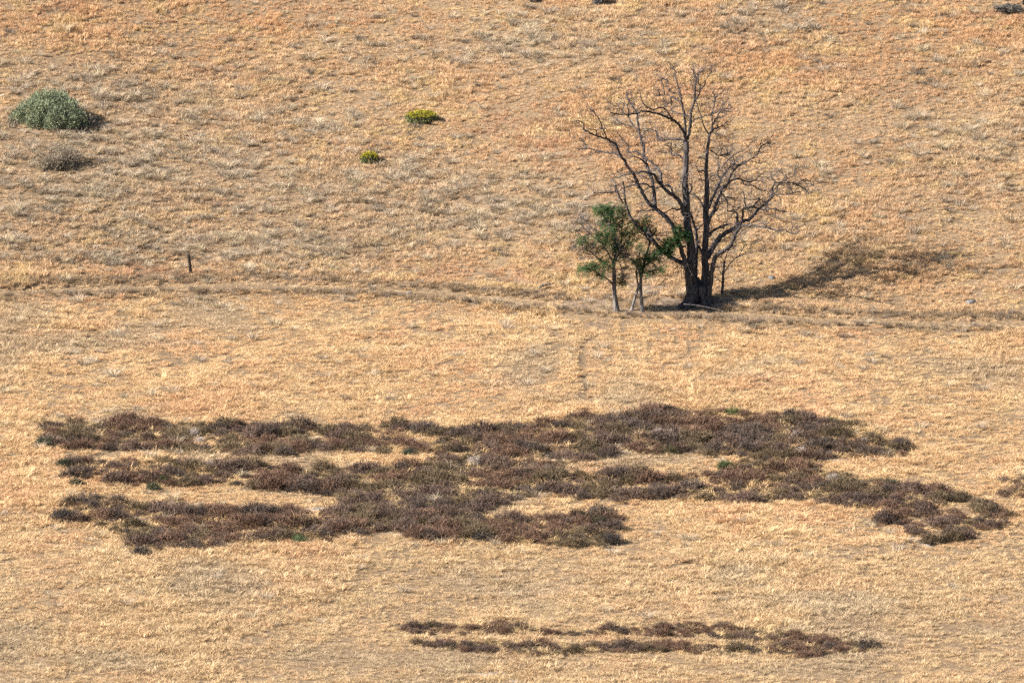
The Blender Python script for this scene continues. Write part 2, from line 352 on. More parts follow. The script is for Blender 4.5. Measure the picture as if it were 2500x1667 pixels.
BRANCHES = [
 ([(1.47,5.35),(1.58,5.72),(1.8,6.05),(2.06,6.24),(2.43,6.46),(2.77,6.69),(2.92,7.02),(3.18,7.17),(3.32,7.19)], 0.03, 0.009, None),
 ([(1.14,5.61),(1.32,5.87),(1.58,6.17),(1.73,6.28),(1.99,6.2)], 0.026, 0.011, None),
 ([(1.17,6.11),(1.47,6.46),(1.69,6.65),(1.95,6.8),(2.14,6.87)], 0.017, 0.007, None),
 ([(2.14,5.61),(2.25,5.35),(2.62,5.35),(2.84,5.2),(3.18,5.05)], 0.017, 0.007, None),
 ([(0.6,6.85),(0.84,6.72),(1.06,6.61),(1.51,6.76)], 0.017, 0.009, None),
 ([(1.06,6.61),(1.43,6.65),(1.51,6.8)], 0.011, 0.007, None),
 ([(0.69,7.91),(0.84,8.21),(1.06,8.58),(1.28,8.65),(1.65,8.58)], 0.017, 0.007, None),
 ([(0.63,7.58),(0.8,7.8),(1.1,7.93),(1.43,8.17)], 0.02, 0.007, None),
 ([(0.84,9.17),(0.99,9.36),(1.32,9.69)], 0.013, 0.007, None),
 ([(-0.31,7.95),(-0.09,8.21),(0.21,8.34),(0.69,8.47),(0.99,8.62),(1.32,8.71),(1.58,8.71)], 0.02, 0.007, None),
 ([(0.47,6.43),(0.34,6.46),(0.19,6.56),(0.06,6.52)], 0.02, 0.009, None),
 ([(0.41,5.83),(0.28,5.94),(0.1,5.87)], 0.02, 0.011, None),
 ([(-0.1,9.02),(0.08,9.32),(0.14,9.58),(0.04,9.95),(0.03,10.21),(0.08,10.36)], 0.02, 0.007, None),
 ([(0.14,9.54),(0.3,9.69),(0.36,9.88),(0.47,10.14),(0.65,10.36)], 0.013, 0.007, None),
 ([(-0.25,8.1),(-0.36,8.32),(-0.62,8.47),(-0.88,8.5),(-1.11,8.65),(-1.22,8.82),(-1.48,8.82)], 0.033, 0.011, None),
 ([(-0.96,8.1),(-1.18,8.32),(-1.33,8.54),(-1.55,8.73),(-1.77,8.71),(-1.96,8.65),(-2.18,8.69),(-2.4,8.87),(-2.52,9.1),(-2.55,9.32)], 0.03, 0.009, None),
 ([(-0.7,8.99),(-0.92,9.13),(-1.18,9.28),(-1.44,9.36),(-1.88,9.34),(-1.92,9.51)], 0.02, 0.009, None),
 ([(-1.16,9.25),(-1.12,9.02),(-1.14,8.84)], 0.013, 0.009, None),
 ([(-0.72,9.28),(-0.92,9.43),(-1.22,9.52),(-1.25,9.69),(-1.4,9.8)], 0.017, 0.009, None),
 ([(-1.44,9.36),(-1.55,9.91),(-1.59,10.12),(-1.96,10.32)], 0.011, 0.007, None),
 ([(-1.59,10.14),(-1.37,10.06),(-1.22,9.93)], 0.009, 0.007, None),
 ([(-1.66,9.36),(-1.7,9.54),(-1.67,9.73)], 0.009, 0.007, None),
 ([(-0.55,7.17),(-0.66,7.32),(-0.92,7.37),(-1.37,7.32),(-1.51,7.28),(-1.76,7.37),(-1.77,7.61),(-1.92,7.76),(-2.18,7.84),(-2.44,7.84)], 0.041, 0.009, None),
 ([(-0.62,6.46),(-0.77,6.61),(-1.11,6.65),(-1.11,6.83),(-1.22,7.02),(-1.51,7.08)], 0.03, 0.009, None),
 ([(-2.59,7.76),(-2.85,7.95),(-3.15,8.02),(-3.41,8.13),(-3.74,8.39),(-3.89,8.5)], 0.028, 0.009, None),
 ([(-2.85,7.95),(-3.0,8.32),(-3.18,8.5),(-3.37,8.62)], 0.02, 0.007, None),
 ([(-3.05,8.41),(-3.07,8.73),(-3.22,8.99)], 0.015, 0.007, None),
 ([(-2.48,7.43),(-2.37,7.65),(-2.22,7.76),(-2.11,7.82)], 0.02, 0.011, None),
 ([(-4.98,6.91),(-5.04,7.13),(-5.26,7.39)], 0.02, 0.009, None),
 ([(-4.07,7.32),(-4.26,7.8),(-4.41,8.13),(-4.56,8.39),(-4.89,8.69)], 0.02, 0.007, None),
 ([(-4.56,7.46),(-4.56,7.69),(-4.93,7.76)], 0.015, 0.007, None),
 ([(-3.0,5.76),(-3.29,5.72),(-3.59,5.57),(-3.74,5.72)], 0.019, 0.007, None),
 ([(-2.26,6.22),(-2.48,6.43),(-2.78,6.57),(-3.11,6.65)], 0.03, 0.011, None),
 ([(-3.67,4.94),(-3.7,5.24)], 0.015, 0.009, None),
 ([(-3.32,4.47),(-3.53,4.83),(-3.68,5.24)], 0.036, 0.018, None),
 ([(-1.95,4.11),(-2.41,4.11),(-2.76,4.14)], 0.026, 0.01, None),
 ([(0.0,3.23),(0.15,3.38),(0.33,3.56)], 0.03, 0.019, None),
 ([(0.33,4.27),(0.19,4.56),(-0.04,4.82),(-0.33,4.92)], 0.033, 0.019, None),
 ([(-0.33,4.93),(-0.22,5.08),(-0.22,5.31),(-0.19,5.49)], 0.033, 0.017, None),
 ([(-0.67,4.23),(-0.89,4.16),(-1.08,4.23),(-1.34,4.08),(-1.6,4.01)], 0.03, 0.011, None),
 ([(0.11,2.52),(0.24,2.3),(0.37,2.15)], 0.045, 0.037, None),
 ([(2.23,4.3),(2.19,4.75),(2.12,5.05)], 0.019, 0.007, None),
 ([(2.04,4.34),(1.82,4.19),(1.52,4.16)], 0.019, 0.007, None),
 ([(3.19,4.49),(2.93,4.67),(2.56,4.64),(2.23,4.71)], 0.02, 0.007, None),
 ([(2.56,4.3),(2.78,4.56),(2.93,4.66)], 0.019, 0.009, None),
 ([(1.21,4.93),(1.34,4.79),(1.78,4.73)], 0.013, 0.006, None),
 ([(1.3,4.82),(1.45,4.53),(1.47,4.12)], 0.015, 0.007, None),
 ([(-0.48,2.52),(-0.89,2.52),(-1.45,2.67),(-1.74,2.89)], 0.037, 0.015, None),
 ([(-0.71,1.74),(-0.59,1.56),(-0.22,1.45)], 0.015, 0.007, None),
 ([(3.62,5.46),(3.88,5.46),(4.18,5.61),(4.47,5.76),(4.51,5.94)], 0.015, 0.007, None),
 ([(3.47,4.98),(3.7,5.28),(4.03,5.42),(4.4,5.42),(4.62,5.39),(4.88,5.52),(5.25,5.5)], 0.019, 0.007, None),
 ([(4.18,5.61),(4.07,5.83)], 0.011, 0.007, None),
 ([(4.4,5.42),(4.7,5.28),(4.99,5.16),(5.05,5.02)], 0.011, 0.006, None),
 ([(0.43,5.09),(0.54,5.46),(0.65,5.65),(0.84,5.76)], 0.015, 0.007, None),
 ([(1.73,6.24),(1.77,6.46),(1.65,6.65)], 0.013, 0.007, None),
 ([(1.88,6.2),(2.25,6.39),(2.62,6.39)], 0.011, 0.006, None),
 ([(0.4,3.35),(0.65,3.81),(0.96,4.22),(1.06,4.57)], 0.036, 0.015, None),
 ([(0.55,3.09),(1.06,3.4),(1.47,3.55)], 0.036, 0.018, None),
]
GREEN_A = [
 ([(0.0,0.0),(-0.08,0.6),(-0.12,1.14),(-0.12,1.68),(-0.15,2.22)], 0.111, 0.072, (0,0,0,0,0)),
 ([(-0.15,2.18),(-0.05,2.76),(-0.09,3.48),(-0.16,4.02),(-0.27,4.45)], 0.054, 0.014, 0.2),
 ([(-0.12,1.14),(-0.34,1.39),(-0.7,1.61),(-1.1,1.86),(-1.49,1.92)], 0.047, 0.013, -0.3),
 ([(-0.14,1.86),(-0.27,1.97),(-0.74,2.29),(-1.13,2.62),(-1.42,2.8),(-1.89,2.9),(-2.1,2.72)], 0.043, 0.011, -0.5),
 ([(-0.16,2.18),(-0.49,2.8),(-0.77,3.15),(-1.06,3.33),(-1.46,3.73),(-1.85,4.09)], 0.04, 0.009, -0.7),
 ([(-0.77,3.26),(-0.88,3.55),(-1.35,3.98),(-1.63,4.27)], 0.022, 0.007, 0.3),
 ([(-0.13,2.11),(0.16,2.76),(0.23,3.48),(0.27,4.2),(0.23,4.63)], 0.04, 0.011, 0.5),
 ([(-0.09,3.41),(-0.49,4.09),(-0.74,4.56)], 0.025, 0.009, 0.3),
 ([(-0.49,2.8),(-0.84,2.94),(-1.42,3.05)], 0.022, 0.009, 0.2),
 ([(-1.06,3.33),(-1.38,3.37),(-1.78,3.42)], 0.014, 0.007, 0.2),
 ([(-1.13,2.45),(-1.42,2.42),(-1.69,2.36)], 0.014, 0.005, 0.2),
 ([(-0.04,1.9),(0.2,1.83),(0.27,1.54),(0.27,1.29)], 0.018, 0.009, -0.2),
]
GREEN_B = [
 ([(0.02,0.0),(-0.05,0.81),(-0.05,1.49),(-0.14,1.89),(-0.41,2.28)], 0.09, 0.047, (0,0,0,0,-0.1)),
 ([(-0.5,-0.07),(-0.36,0.49),(-0.16,1.1),(-0.04,1.42)], 0.072, 0.054, (-0.5,-0.35,-0.15,0)),
 ([(-0.27,1.85),(-0.22,1.49),(-0.16,1.1)], 0.047, 0.043, (0.1,0.05,-0.1)),
 ([(-0.05,1.49),(0.13,2.25),(0.27,2.78),(0.38,3.14),(0.2,3.43),(-0.23,3.61)], 0.061, 0.018, 0.5),
 ([(-0.34,2.21),(-0.66,2.46),(-0.92,2.64),(-1.1,3.14)], 0.036, 0.011, -0.4),
 ([(0.31,2.96),(0.38,3.5),(0.23,4.11)], 0.029, 0.009, 0.4),
 ([(-0.02,1.71),(0.38,1.81),(0.74,1.89),(1.02,1.89)], 0.029, 0.011, -0.4),
 ([(0.05,1.99),(0.41,2.32),(0.7,2.43)], 0.025, 0.011, 0.4),
 ([(-0.16,1.89),(-0.16,2.43),(-0.02,2.86)], 0.025, 0.011, -0.3),
 ([(0.41,3.07),(0.2,3.36),(-0.09,3.61),(-0.09,4.04)], 0.022, 0.009, -0.4),
 ([(1.02,1.85),(1.04,1.53),(0.88,1.31)], 0.013, 0.007, 0.0),
 ([(-0.45,2.32),(-0.74,2.25),(-1.02,2.07)], 0.018, 0.009, 0.3),
]
LEAF_A = [(-0.84,4.59,0.18),(-0.7,4.38,0.23),(-0.27,4.38,0.25),(-0.16,4.2,0.14),(-0.49,4.7,0.16),(0.23,4.56,0.23),(0.31,4.3,0.22),(-0.34,4.56,0.18),(-0.2,3.77,0.29),(-0.49,4.05,0.14),(0.05,3.91,0.18),(-0.66,3.44,0.27),(-0.84,3.37,0.18),(-0.34,3.41,0.22),(0.05,3.41,0.27),(-1.6,3.19,0.16),(-1.42,3.08,0.25),(-1.2,2.9,0.18),(-0.27,3.05,0.29),(-0.56,3.08,0.18),(-0.05,2.76,0.25),(0.23,2.69,0.27),(0.38,2.54,0.18),(0.09,2.98,0.22),(-0.84,2.76,0.16),(-0.49,2.04,0.27),(-0.56,2.29,0.2),(-0.92,1.9,0.22),(-1.13,2.04,0.22),(-1.35,1.93,0.18),(-1.63,1.9,0.14),(-0.77,1.61,0.16),(0.2,1.57,0.14),(0.31,1.39,0.15),(0.2,1.29,0.09),(0.31,3.55,0.18),(0.59,3.23,0.18)]
LEAF_B = [(-0.23,4.04,0.18),(-0.02,4.01,0.2),(0.23,4.22,0.16),(0.45,3.72,0.22),(0.52,3.58,0.18),(0.05,3.79,0.16),(-0.31,3.5,0.16),(-0.41,3.72,0.18),(-0.59,4.01,0.14),(-0.05,2.89,0.18),(0.41,2.53,0.23),(0.59,2.64,0.16),(0.56,2.32,0.22),(0.2,2.25,0.2),(-0.09,2.25,0.2),(-0.05,1.99,0.18),(0.02,1.74,0.2),(0.38,1.78,0.16),(0.63,1.89,0.2),(0.88,1.92,0.14),(0.74,2.35,0.18),(-0.27,2.35,0.13),(0.23,2.43,0.14),(-0.52,3.0,0.14),(-0.66,1.99,0.13)]
LEAF_D = [(-0.82,3.36,0.14),(-0.75,3.15,0.2),(-0.9,2.93,0.23),(-1.15,2.79,0.22),(-1.08,2.57,0.22),(-1.36,2.65,0.18),(-1.54,2.43,0.2),(-1.33,2.36,0.2),(-1.69,2.36,0.18),(-0.57,3.04,0.14),(-0.43,2.93,0.13),(-1.22,2.21,0.13)]

# ------------------------------------------------------------------ where things grow (pixel maps of the photograph put on the ground)
K = 2500 / 2352.0
def poly(s):
    v = [float(t) for t in s.replace(',', ' ').split()]
    return np.array(v).reshape(-1, 2) * K
PATCHES = [   # outline, bush density, name used in labels
    (poly('95,965 330,962 500,968 800,972 1130,978 1290,958 1300,1010 1240,1030 1000,1035 760,1032 560,1035 380,1030 240,1028 130,1020 90,1000'), 1.0, 'upper'),
    (poly('1150,985 1290,958 1500,936 1690,938 1830,945 1960,970 2030,1003 2085,1015 2082,1038 1990,1040 1880,1046 1890,1075 1700,1090 1690,1060 1740,1040 1500,1035 1400,1040 1280,1065 1230,1060'), 1.0, 'upper right'),
    (poly('140,1050 250,1055 430,1052 530,1060 750,1070 800,1075 980,1060 1080,1030 1240,1030 1280,1065 1240,1100 1330,1095 1200,1140 1110,1165 1050,1175 900,1150 810,1130 640,1120 500,1105 380,1110 200,1100 170,1085 230,1080 150,1065'), 1.0, 'middle'),
    (poly('810,1125 900,1115 1110,1165 1050,1182 900,1192 760,1182 780,1150'), 1.0, 'middle'),
    (poly('135,1135 230,1140 300,1155 560,1160 720,1170 790,1165 900,1175 1000,1180 1200,1180 1240,1185 1380,1180 1420,1210 1420,1250 1350,1250 1200,1240 960,1225 900,1210 760,1230 600,1240 450,1250 330,1260 310,1230 200,1190 125,1190 160,1160'), 1.0, 'lower left'),
    (poly('1250,1080 1450,1080 1640,1085 1880,1070 2000,1092 2130,1115 2205,1140 2210,1160 2120,1162 1990,1160 1900,1150 1700,1145 1500,1135 1420,1140 1300,1140 1240,1110'), .85, 'right'),
    (poly('2190,1135 2320,1160 2330,1180 2300,1200 2220,1230 2150,1245 2110,1235 2080,1210 2020,1195 2040,1180 2090,1170'), .28, 'hooked'),
    (poly('2285,1100 2360,1088 2450,1080 2450,1112 2352,1110 2290,1108'), .9, 'edge'),
    (poly('2300,1128 2352,1120 2450,1115 2450,1140 2352,1137'), .8, 'edge'),
    (poly('905,1430 980,1428 1150,1425 1240,1440 1300,1445 1500,1428 1640,1425 1780,1440 1900,1455 1990,1475 2000,1492 1920,1495 1870,1475 1700,1460 1480,1451 1250,1452 1000,1447 940,1446'), 1.0, 'lowest'),
    (poly('955,1468 1100,1468 1300,1471 1480,1472 1700,1470 1850,1478 1950,1488 1880,1500 1750,1495 1600,1490 1400,1490 1250,1497 1000,1480'), 1.0, 'lowest'),
]
def inside(px, py, P):
    r = np.zeros(np.shape(px), bool)
    x0, y0 = P[-1]
    for x1, y1 in P:
        c = ((y0 > py) != (y1 > py)) & (px < (x1 - x0) * (py - y0) / (y1 - y0 + 1e-12) + x0)
        r ^= c
        x0, y0 = x1, y1
    return r
GAPS = [(640, 1062, 200, 7), (1000, 1065, 160, 7), (1680, 1040, 60, 8), (1620, 1180, 130, 9), (1540, 1088, 60, 8), (2325, 1242, 75, 15), (2215, 1258, 55, 6), (2265, 1282, 80, 6), (2280, 1310, 40, 6),
        (480, 1075, 60, 8), (350, 1270, 24, 14), (640, 1288, 60, 9), (230, 1165, 50, 10), (1480, 1300, 60, 9), (1200, 1295, 50, 10), (1320, 1285, 50, 8), (1150, 1040, 40, 8), (1060, 1112, 50, 10), (560, 1165, 80, 7)]
def patch_at(px, py):
    """0..1: how much of the ground is taken by the dark weeds"""
    qx = px + 24 * (fbm(px / 60, py / 25, 31, 3) - .5); qy = py + np.where(py > 1480, 3, 11) * (fbm(px / 40, py / 18, 41, 3) - .5)
    r = np.zeros(np.shape(px))
    for P, d, _ in PATCHES:
        r = np.maximum(r, np.where(inside(qx, qy, P), d, 0))
    r = r * (1 - .22 * sstep(.54, .66, fbm(px / 34, py / 13, 55, 3)) * (py < 1480))
    for gx, gy, a, b in GAPS:
        r = np.where(((px - gx) / a) ** 2 + ((py - gy) / b) ** 2 < 1 + .8 * (fbm(px / 30, py / 12, 51, 2) - .5), r * .05, r)
    return r
BARE = [  # x, y, half width, half height, strength : bare earth
    (1690, 742, 110, 14, .95), (1600, 735, 80, 12, .75), (1790, 735, 70, 12, .6), (1430, 738, 75, 18, .6), (1530, 757, 70, 8, .6), (1480, 790, 60, 7, .6), (1590, 700, 60, 22, .7),
    (783, 1251, 42, 18, .95), (346, 1273, 22, 16, .8), (862, 1306, 40, 12, .85), (1002, 1296, 50, 14, .8), (1355, 1116, 30, 13, .85), (1490, 1106, 50, 10, .85),
    (2031, 1118, 34, 12, .9), (2000, 1102, 50, 9, .85), (2282, 1327, 34, 7, .9), (2230, 1312, 40, 10, .7), (440, 1360, 60, 10, .55), (330, 1352, 30, 7, .6), (1195, 1646, 42, 4.5, 1.0), (1245, 1664, 20, 3, 1.0), (1040, 1530, 60, 6, .6), (1000, 1528, 40, 5, .6), (2450, 1460, 50, 5, .7),
    (610, 1095, 24, 6, .5), (256, 1092, 20, 7, .7), (1110, 1190, 25, 8, .5), (1180, 1232, 30, 7, .6)]
def bare_at(px, py):
    r = np.zeros(np.shape(px))
    wob = .9 * (fbm(px / 22, py / 9, 61, 3) - .5)
    for bx, by, a, b, s in BARE:
        q = ((px - bx) / a) ** 2 + ((py - by) / b) ** 2
        r = np.maximum(r, s * (1 - sstep(.55, 1.25, q + wob)))
    return r
LITE = [(0, 728), (200, 712), (400, 697), (600, 694), (800, 695), (1060, 712), (1300, 732), (1500, 755), (1750, 770), (2000, 781), (2157, 783), (2276, 786), (2395, 788), (2500, 795)]
UPD = [(-200, 718), (0, 713), (136, 704), (272, 692), (442, 682), (578, 684), (800, 685), (1060, 694), (1300, 706), (1420, 722), (1800, 760), (2217, 768), (2306, 771), (2395, 774), (2500, 782), (2700, 792)]
LOD = [(-200, 752), (34, 738), (340, 716), (442, 708), (578, 707), (800, 711), (1060, 724), (1300, 745), (1480, 762), (1800, 785), (2008, 790), (2187, 797), (2306, 803), (2425, 810), (2700, 820)]
def line_y(L, px):
    a = np.array(L, float)
    return np.interp(px, a[:, 0], a[:, 1])
def gauss(px, py, L):
    r = np.zeros(np.shape(px))
    for x, y, a, b, s in L:
        r = np.maximum(r, s * np.exp(-((px - x) / a) ** 2 - ((py - y) / b) ** 2))
    return r
ORANGE = [(500, 60, 420, 90, .9), (150, 40, 250, 60, .7), (2050, 120, 450, 140, 1.0), (2400, 80, 200, 110, 1), (1280, 330, 260, 80, .7), (1700, 200, 150, 80, .8), (1250, 655, 260, 28, .9), (330, 665, 240, 22, .6),
          (2300, 620, 300, 80, .6), (1950, 320, 300, 90, .5), (850, 730, 260, 22, .7), (650, 500, 300, 30, .3), (1050, 110, 160, 60, .6), (2100, 430, 250, 60, .5)]
GREYB = [(300, 420, 500, 170, 1.0), (900, 480, 500, 130, 1.0), (600, 600, 600, 60, 1.0), (1250, 520, 300, 70, .9), (400, 250, 400, 90, .7), (1250, 120, 350, 70, .75), (2350, 380, 200, 160, .6), (2300, 560, 250, 60, .5), (1850, 60, 200, 80, .6), (2350, 160, 200, 80, .5), (300, 745, 380, 30, .8), (1150, 900, 380, 60, .25), (820, 860, 400, 60, .35), (120, 200, 200, 60, .6)]

# ------------------------------------------------------------------ ground sheet, out past the skyline
def spread(lo, hi, step, far):
    core = np.arange(lo, hi + step / 2, step)
    g = [far * (k / 14) ** 2.2 for k in range(1, 15)]
    return np.concatenate([[lo - t for t in reversed(g)], core, [hi + t for t in g]])
gx = spread(-31, 31, .28, 900); gy = spread(-96, 50, .34, 900)
GX, GY = np.meshgrid(gx, gy, indexing='ij')
GZ = ground_z(GX.ravel(), GY.ravel())
nx, ny = len(gx), len(gy)
idx = np.arange(nx * ny).reshape(nx, ny)
Fg = np.stack([idx[:-1, :-1], idx[1:, :-1], idx[1:, 1:], idx[:-1, 1:]], -1).reshape(-1, 4)
gpx, gpy = pix(GX.ravel(), GY.ravel(), GZ)
bare = bare_at(gpx, gpy)
pale = gauss(gpx, gpy, [(783, 1251, 60, 25, 1), (862, 1306, 60, 20, 1), (1002, 1296, 60, 20, .9), (1490, 1106, 70, 16, 1), (1355, 1116, 50, 20, .9), (2020, 1110, 70, 24, 1), (2270, 1322, 70, 20, .9), (346, 1273, 40, 22, .9), (1195, 1646, 60, 9, 1.3), (1245, 1664, 30, 6, 1.3)])
col = np.array([.19, .135, .088])[None] * np.ones((len(GZ), 1))
col = col * (1 - bare[:, None]) + np.array([.165, .125, .098])[None] * bare[:, None]
pl = np.clip(pale, 0, 1)[:, None] * np.clip(bare[:, None] * 1.3, 0, 1)
col = col * (1 - pl) + np.array([.36, .325, .30])[None] * pl
M_SOIL, nt, out = mat_base('dry_soil')
a = nt.nodes.new('ShaderNodeAttribute'); a.attribute_name = 'soil'
bs = nt.nodes.new('ShaderNodeBsdfDiffuse')
tc = nt.nodes.new('ShaderNodeTexCoord'); no = nt.nodes.new('ShaderNodeTexNoise'); no.inputs['Scale'].default_value = 3.0; no.inputs['Detail'].default_value = 8
nt.links.new(tc.outputs['Object'], no.inputs['Vector'])
bp = nt.nodes.new('ShaderNodeBump'); bp.inputs['Strength'].default_value = .7; bp.inputs['Distance'].default_value = .12
nt.links.new(no.outputs['Fac'], bp.inputs['Height']); nt.links.new(bp.outputs[0], bs.inputs['Normal'])
nt.links.new(vary(nt, a.outputs['Color'], .7, 1.25, 6.0), bs.inputs['Color']); nt.links.new(bs.outputs[0], out.inputs['Surface'])
me = new_mesh('ground', np.stack([GX.ravel(), GY.ravel(), GZ], 1), Fg, M_SOIL, True)
at_ = me.attributes.new('soil', 'FLOAT_COLOR', 'POINT')
at_.data.foreach_set('color', np.concatenate([col, np.ones((len(col), 1))], 1).astype(np.float32).ravel())
ground = link('ground', me)
tag(ground, 'dry tan hillside and level field crossed by a faint track', kind='structure')

# ------------------------------------------------------------------ plants that are scattered: one mesh holds the templates and the points
def scatter(name, temps, P, rot, scl, tint, mat, label):
    """geometry nodes put one of the template plants on every point; templates live in the same mesh"""
    V = []; F = []; tid = []; n = 0
    for k, (v, f) in enumerate(temps):
        V.append(v); F += [tuple(int(i) + n for i in q) for q in f]; tid += [k] * len(v); n += len(v)
    nt_ = n; N = len(P)
    V.append(P)
    me = new_mesh(name, np.concatenate(V), F, mat)
    tid = np.concatenate([np.array(tid, np.int32), rng.integers(0, len(temps), N).astype(np.int32)])
    me.attributes.new('tid', 'INT', 'POINT').data.foreach_set('value', tid)
    me.attributes.new('plant', 'INT', 'POINT').data.foreach_set('value', np.concatenate([np.ones(nt_, np.int32), np.zeros(N, np.int32)]))
    def vec(nm, arr):
        full = np.concatenate([np.ones((nt_, 3)), arr]).astype(np.float32)
        me.attributes.new(nm, 'FLOAT_VECTOR', 'POINT').data.foreach_set('vector', full.ravel())
    vec('turn', rot); vec('grow', scl); vec('tint', tint)
    o = link(name, me)
    ng = bpy.data.node_groups.new(name + '_nodes', 'GeometryNodeTree')
    ng.interface.new_socket('Geometry', in_out='INPUT', socket_type='NodeSocketGeometry')
    ng.interface.new_socket('Geometry', in_out='OUTPUT', socket_type='NodeSocketGeometry')
    nd, ln = ng.nodes, ng.links
    gi = nd.new('NodeGroupInput'); go = nd.new('NodeGroupOutput')
    def attr(nm, ty):
        a = nd.new('GeometryNodeInputNamedAttribute'); a.data_type = ty; a.inputs['Name'].default_value = nm
        return [s for s in a.outputs if s.enabled and s.name == 'Attribute'][0]
    def equal(src, k):
        c = nd.new('FunctionNodeCompare'); c.data_type = 'INT'; c.operation = 'EQUAL'
        ints = [s for s in c.inputs if s.type == 'INT']
        ln.new(src, ints[0]); ints[1].default_value = k
        return c.outputs[0]
    sep = nd.new('GeometryNodeSeparateGeometry')
    ln.new(gi.outputs[0], sep.inputs[0]); ln.new(equal(attr('plant', 'INT'), 1), sep.inputs['Selection'])
    jn = nd.new('GeometryNodeJoinGeometry')
    for k in range(len(temps)):
        s2 = nd.new('GeometryNodeSeparateGeometry'); g2 = nd.new('GeometryNodeGeometryToInstance')
        ln.new(sep.outputs[0], s2.inputs[0]); ln.new(equal(attr('tid', 'INT'), k), s2.inputs['Selection'])
        ln.new(s2.outputs[0], g2.inputs[0]); ln.new(g2.outputs[0], jn.inputs[0])
    ip = nd.new('GeometryNodeInstanceOnPoints')
    ip.inputs['Pick Instance'].default_value = True
    er = nd.new('FunctionNodeEulerToRotation')
    ln.new(attr('turn', 'FLOAT_VECTOR'), er.inputs[0])
    ln.new(sep.outputs[1], ip.inputs['Points']); ln.new(jn.outputs[0], ip.inputs['Instance'])
    ln.new(attr('tid', 'INT'), ip.inputs['Instance Index']); ln.new(er.outputs[0], ip.inputs['Rotation'])
    ln.new(attr('grow', 'FLOAT_VECTOR'), ip.inputs['Scale'])
    ln.new(ip.outputs[0], go.inputs[0])
    md = o.modifiers.new('scatter', 'NODES'); md.node_group = ng
    tag(o, label, kind='stuff')
    return o
def tuft(n, height, spread_, width, lean, droop, r0):
    """a tuft of n blades: bent strips of three points, rooted within r0"""
    V = []; F = []
    for i in range(n):
        a = rng.random() * 2 * math.pi; rr = r0 * math.sqrt(rng.random())
        b = np.array([math.cos(a) * rr, math.sin(a) * rr, -.03])
        a2 = a + rng.normal(0, .9); l = lean * (rr / r0 * .7 + .5 * rng.random())
        h = height * (.55 + .55 * rng.random())
        d = np.array([math.cos(a2), math.sin(a2), 0])
        mid = b + d * spread_ * l * .45 + np.array([0, 0, h * .62])
        tip = b + d * spread_ * l * (1 + droop * .6) + np.array([0, 0, h * (1 - droop * .45 * rng.random())])
        a3 = rng.random() * math.pi
        s = np.array([math.cos(a3), math.sin(a3), 0]) * width * (.7 + .6 * rng.random()) / 2
        k = len(V)
        V += [b - s, b + s, mid + s * .85, mid - s * .85, tip + s * .3, tip - s * .3]
        F += [(k, k + 1, k + 2, k + 3), (k + 3, k + 2, k + 4, k + 5)]
    return np.array(V), F
def tufts(m, area, *args):
    V = []; F = []; n = 0
    for _ in range(m):
        v, f = tuft(*args)
        a = rng.random() * 2 * math.pi; r = area * math.sqrt(rng.random()); k = .7 + .6 * rng.random()
        V.append(v * k + np.array([math.cos(a) * r, math.sin(a) * r, 0])); F += [tuple(i + n for i in q) for q in f]; n += len(v)
    return np.concatenate(V), F
def weed(n, radius, height, twig, seed):
    """rounded weed bush: stems fan out from the root and fork into fine twigs at the rim"""
    r = np.random.default_rng(seed)
    V = []; F = []
    def strip(p, q, w0, w1):
        a3 = r.random() * math.pi
        s = np.array([math.cos(a3), math.sin(a3), .3 * r.normal()])
        k = len(V)
        V.extend([p - s * w0 / 2, p + s * w0 / 2, q + s * w1 / 2, q - s * w1 / 2]); F.append((k, k + 1, k + 2, k + 3))
    for i in range(n):
        a = r.random() * 2 * math.pi; el = math.asin(min(1, .05 + .95 * r.random() ** .8))
        lump = 1 + .22 * math.sin(3 * a + seed) + .15 * math.sin(5 * a + 2 * seed)
        d = np.array([math.cos(a) * math.cos(el) * radius * lump, math.sin(a) * math.cos(el) * radius * lump, math.sin(el) * height])
        root = np.array([math.cos(a), math.sin(a), 0]) * radius * .35 * r.random()
        e = root * .3 + d * (.72 + .28 * r.random())
        m = root + (e - root) * .5 + r.normal(0, .03, 3)
        strip(root - np.array([0, 0, .04]), m, twig, twig * .9); strip(m, e, twig * .9, twig * .7)
        for j in range(4):
            t = .45 + .5 * r.random(); p = m + (e - m) * t
            q = p + d / (np.linalg.norm(d) + 1e-6) * .10 * r.random() * radius * 2 + r.normal(0, .075, 3) * np.array([1, 1, .8]) + np.array([0, 0, .04])
            strip(p, q, twig * 1.1, twig * .8)
            strip(q, q + r.normal(0, .05, 3) + np.array([0, 0, .03]), twig * 1.2, twig * .6)
    return np.array(V), F

def candidates(x0, x1, y0, y1, density):
    n = int((x1 - x0) * (y1 - y0) * density)
    x = rng.uniform(x0, x1, n); y = rng.uniform(y0, y1, n)
    z = ground_z(x, y)
    px, py = pix(x, y, z)
    keep = (px > -190) & (px < 2690) & (py > -170) & (py < 1800)
    return x[keep], y[keep], z[keep], px[keep], py[keep]
def spin(n, tilt=.12):
    return np.stack([rng.normal(0, tilt, n), rng.normal(0, tilt, n), rng.uniform(0, 2 * math.pi, n)], 1)
def mixc(a, b, t):
    t = np.asarray(t)[:, None]
    return a * (1 - t) + np.asarray(b)[None] * t

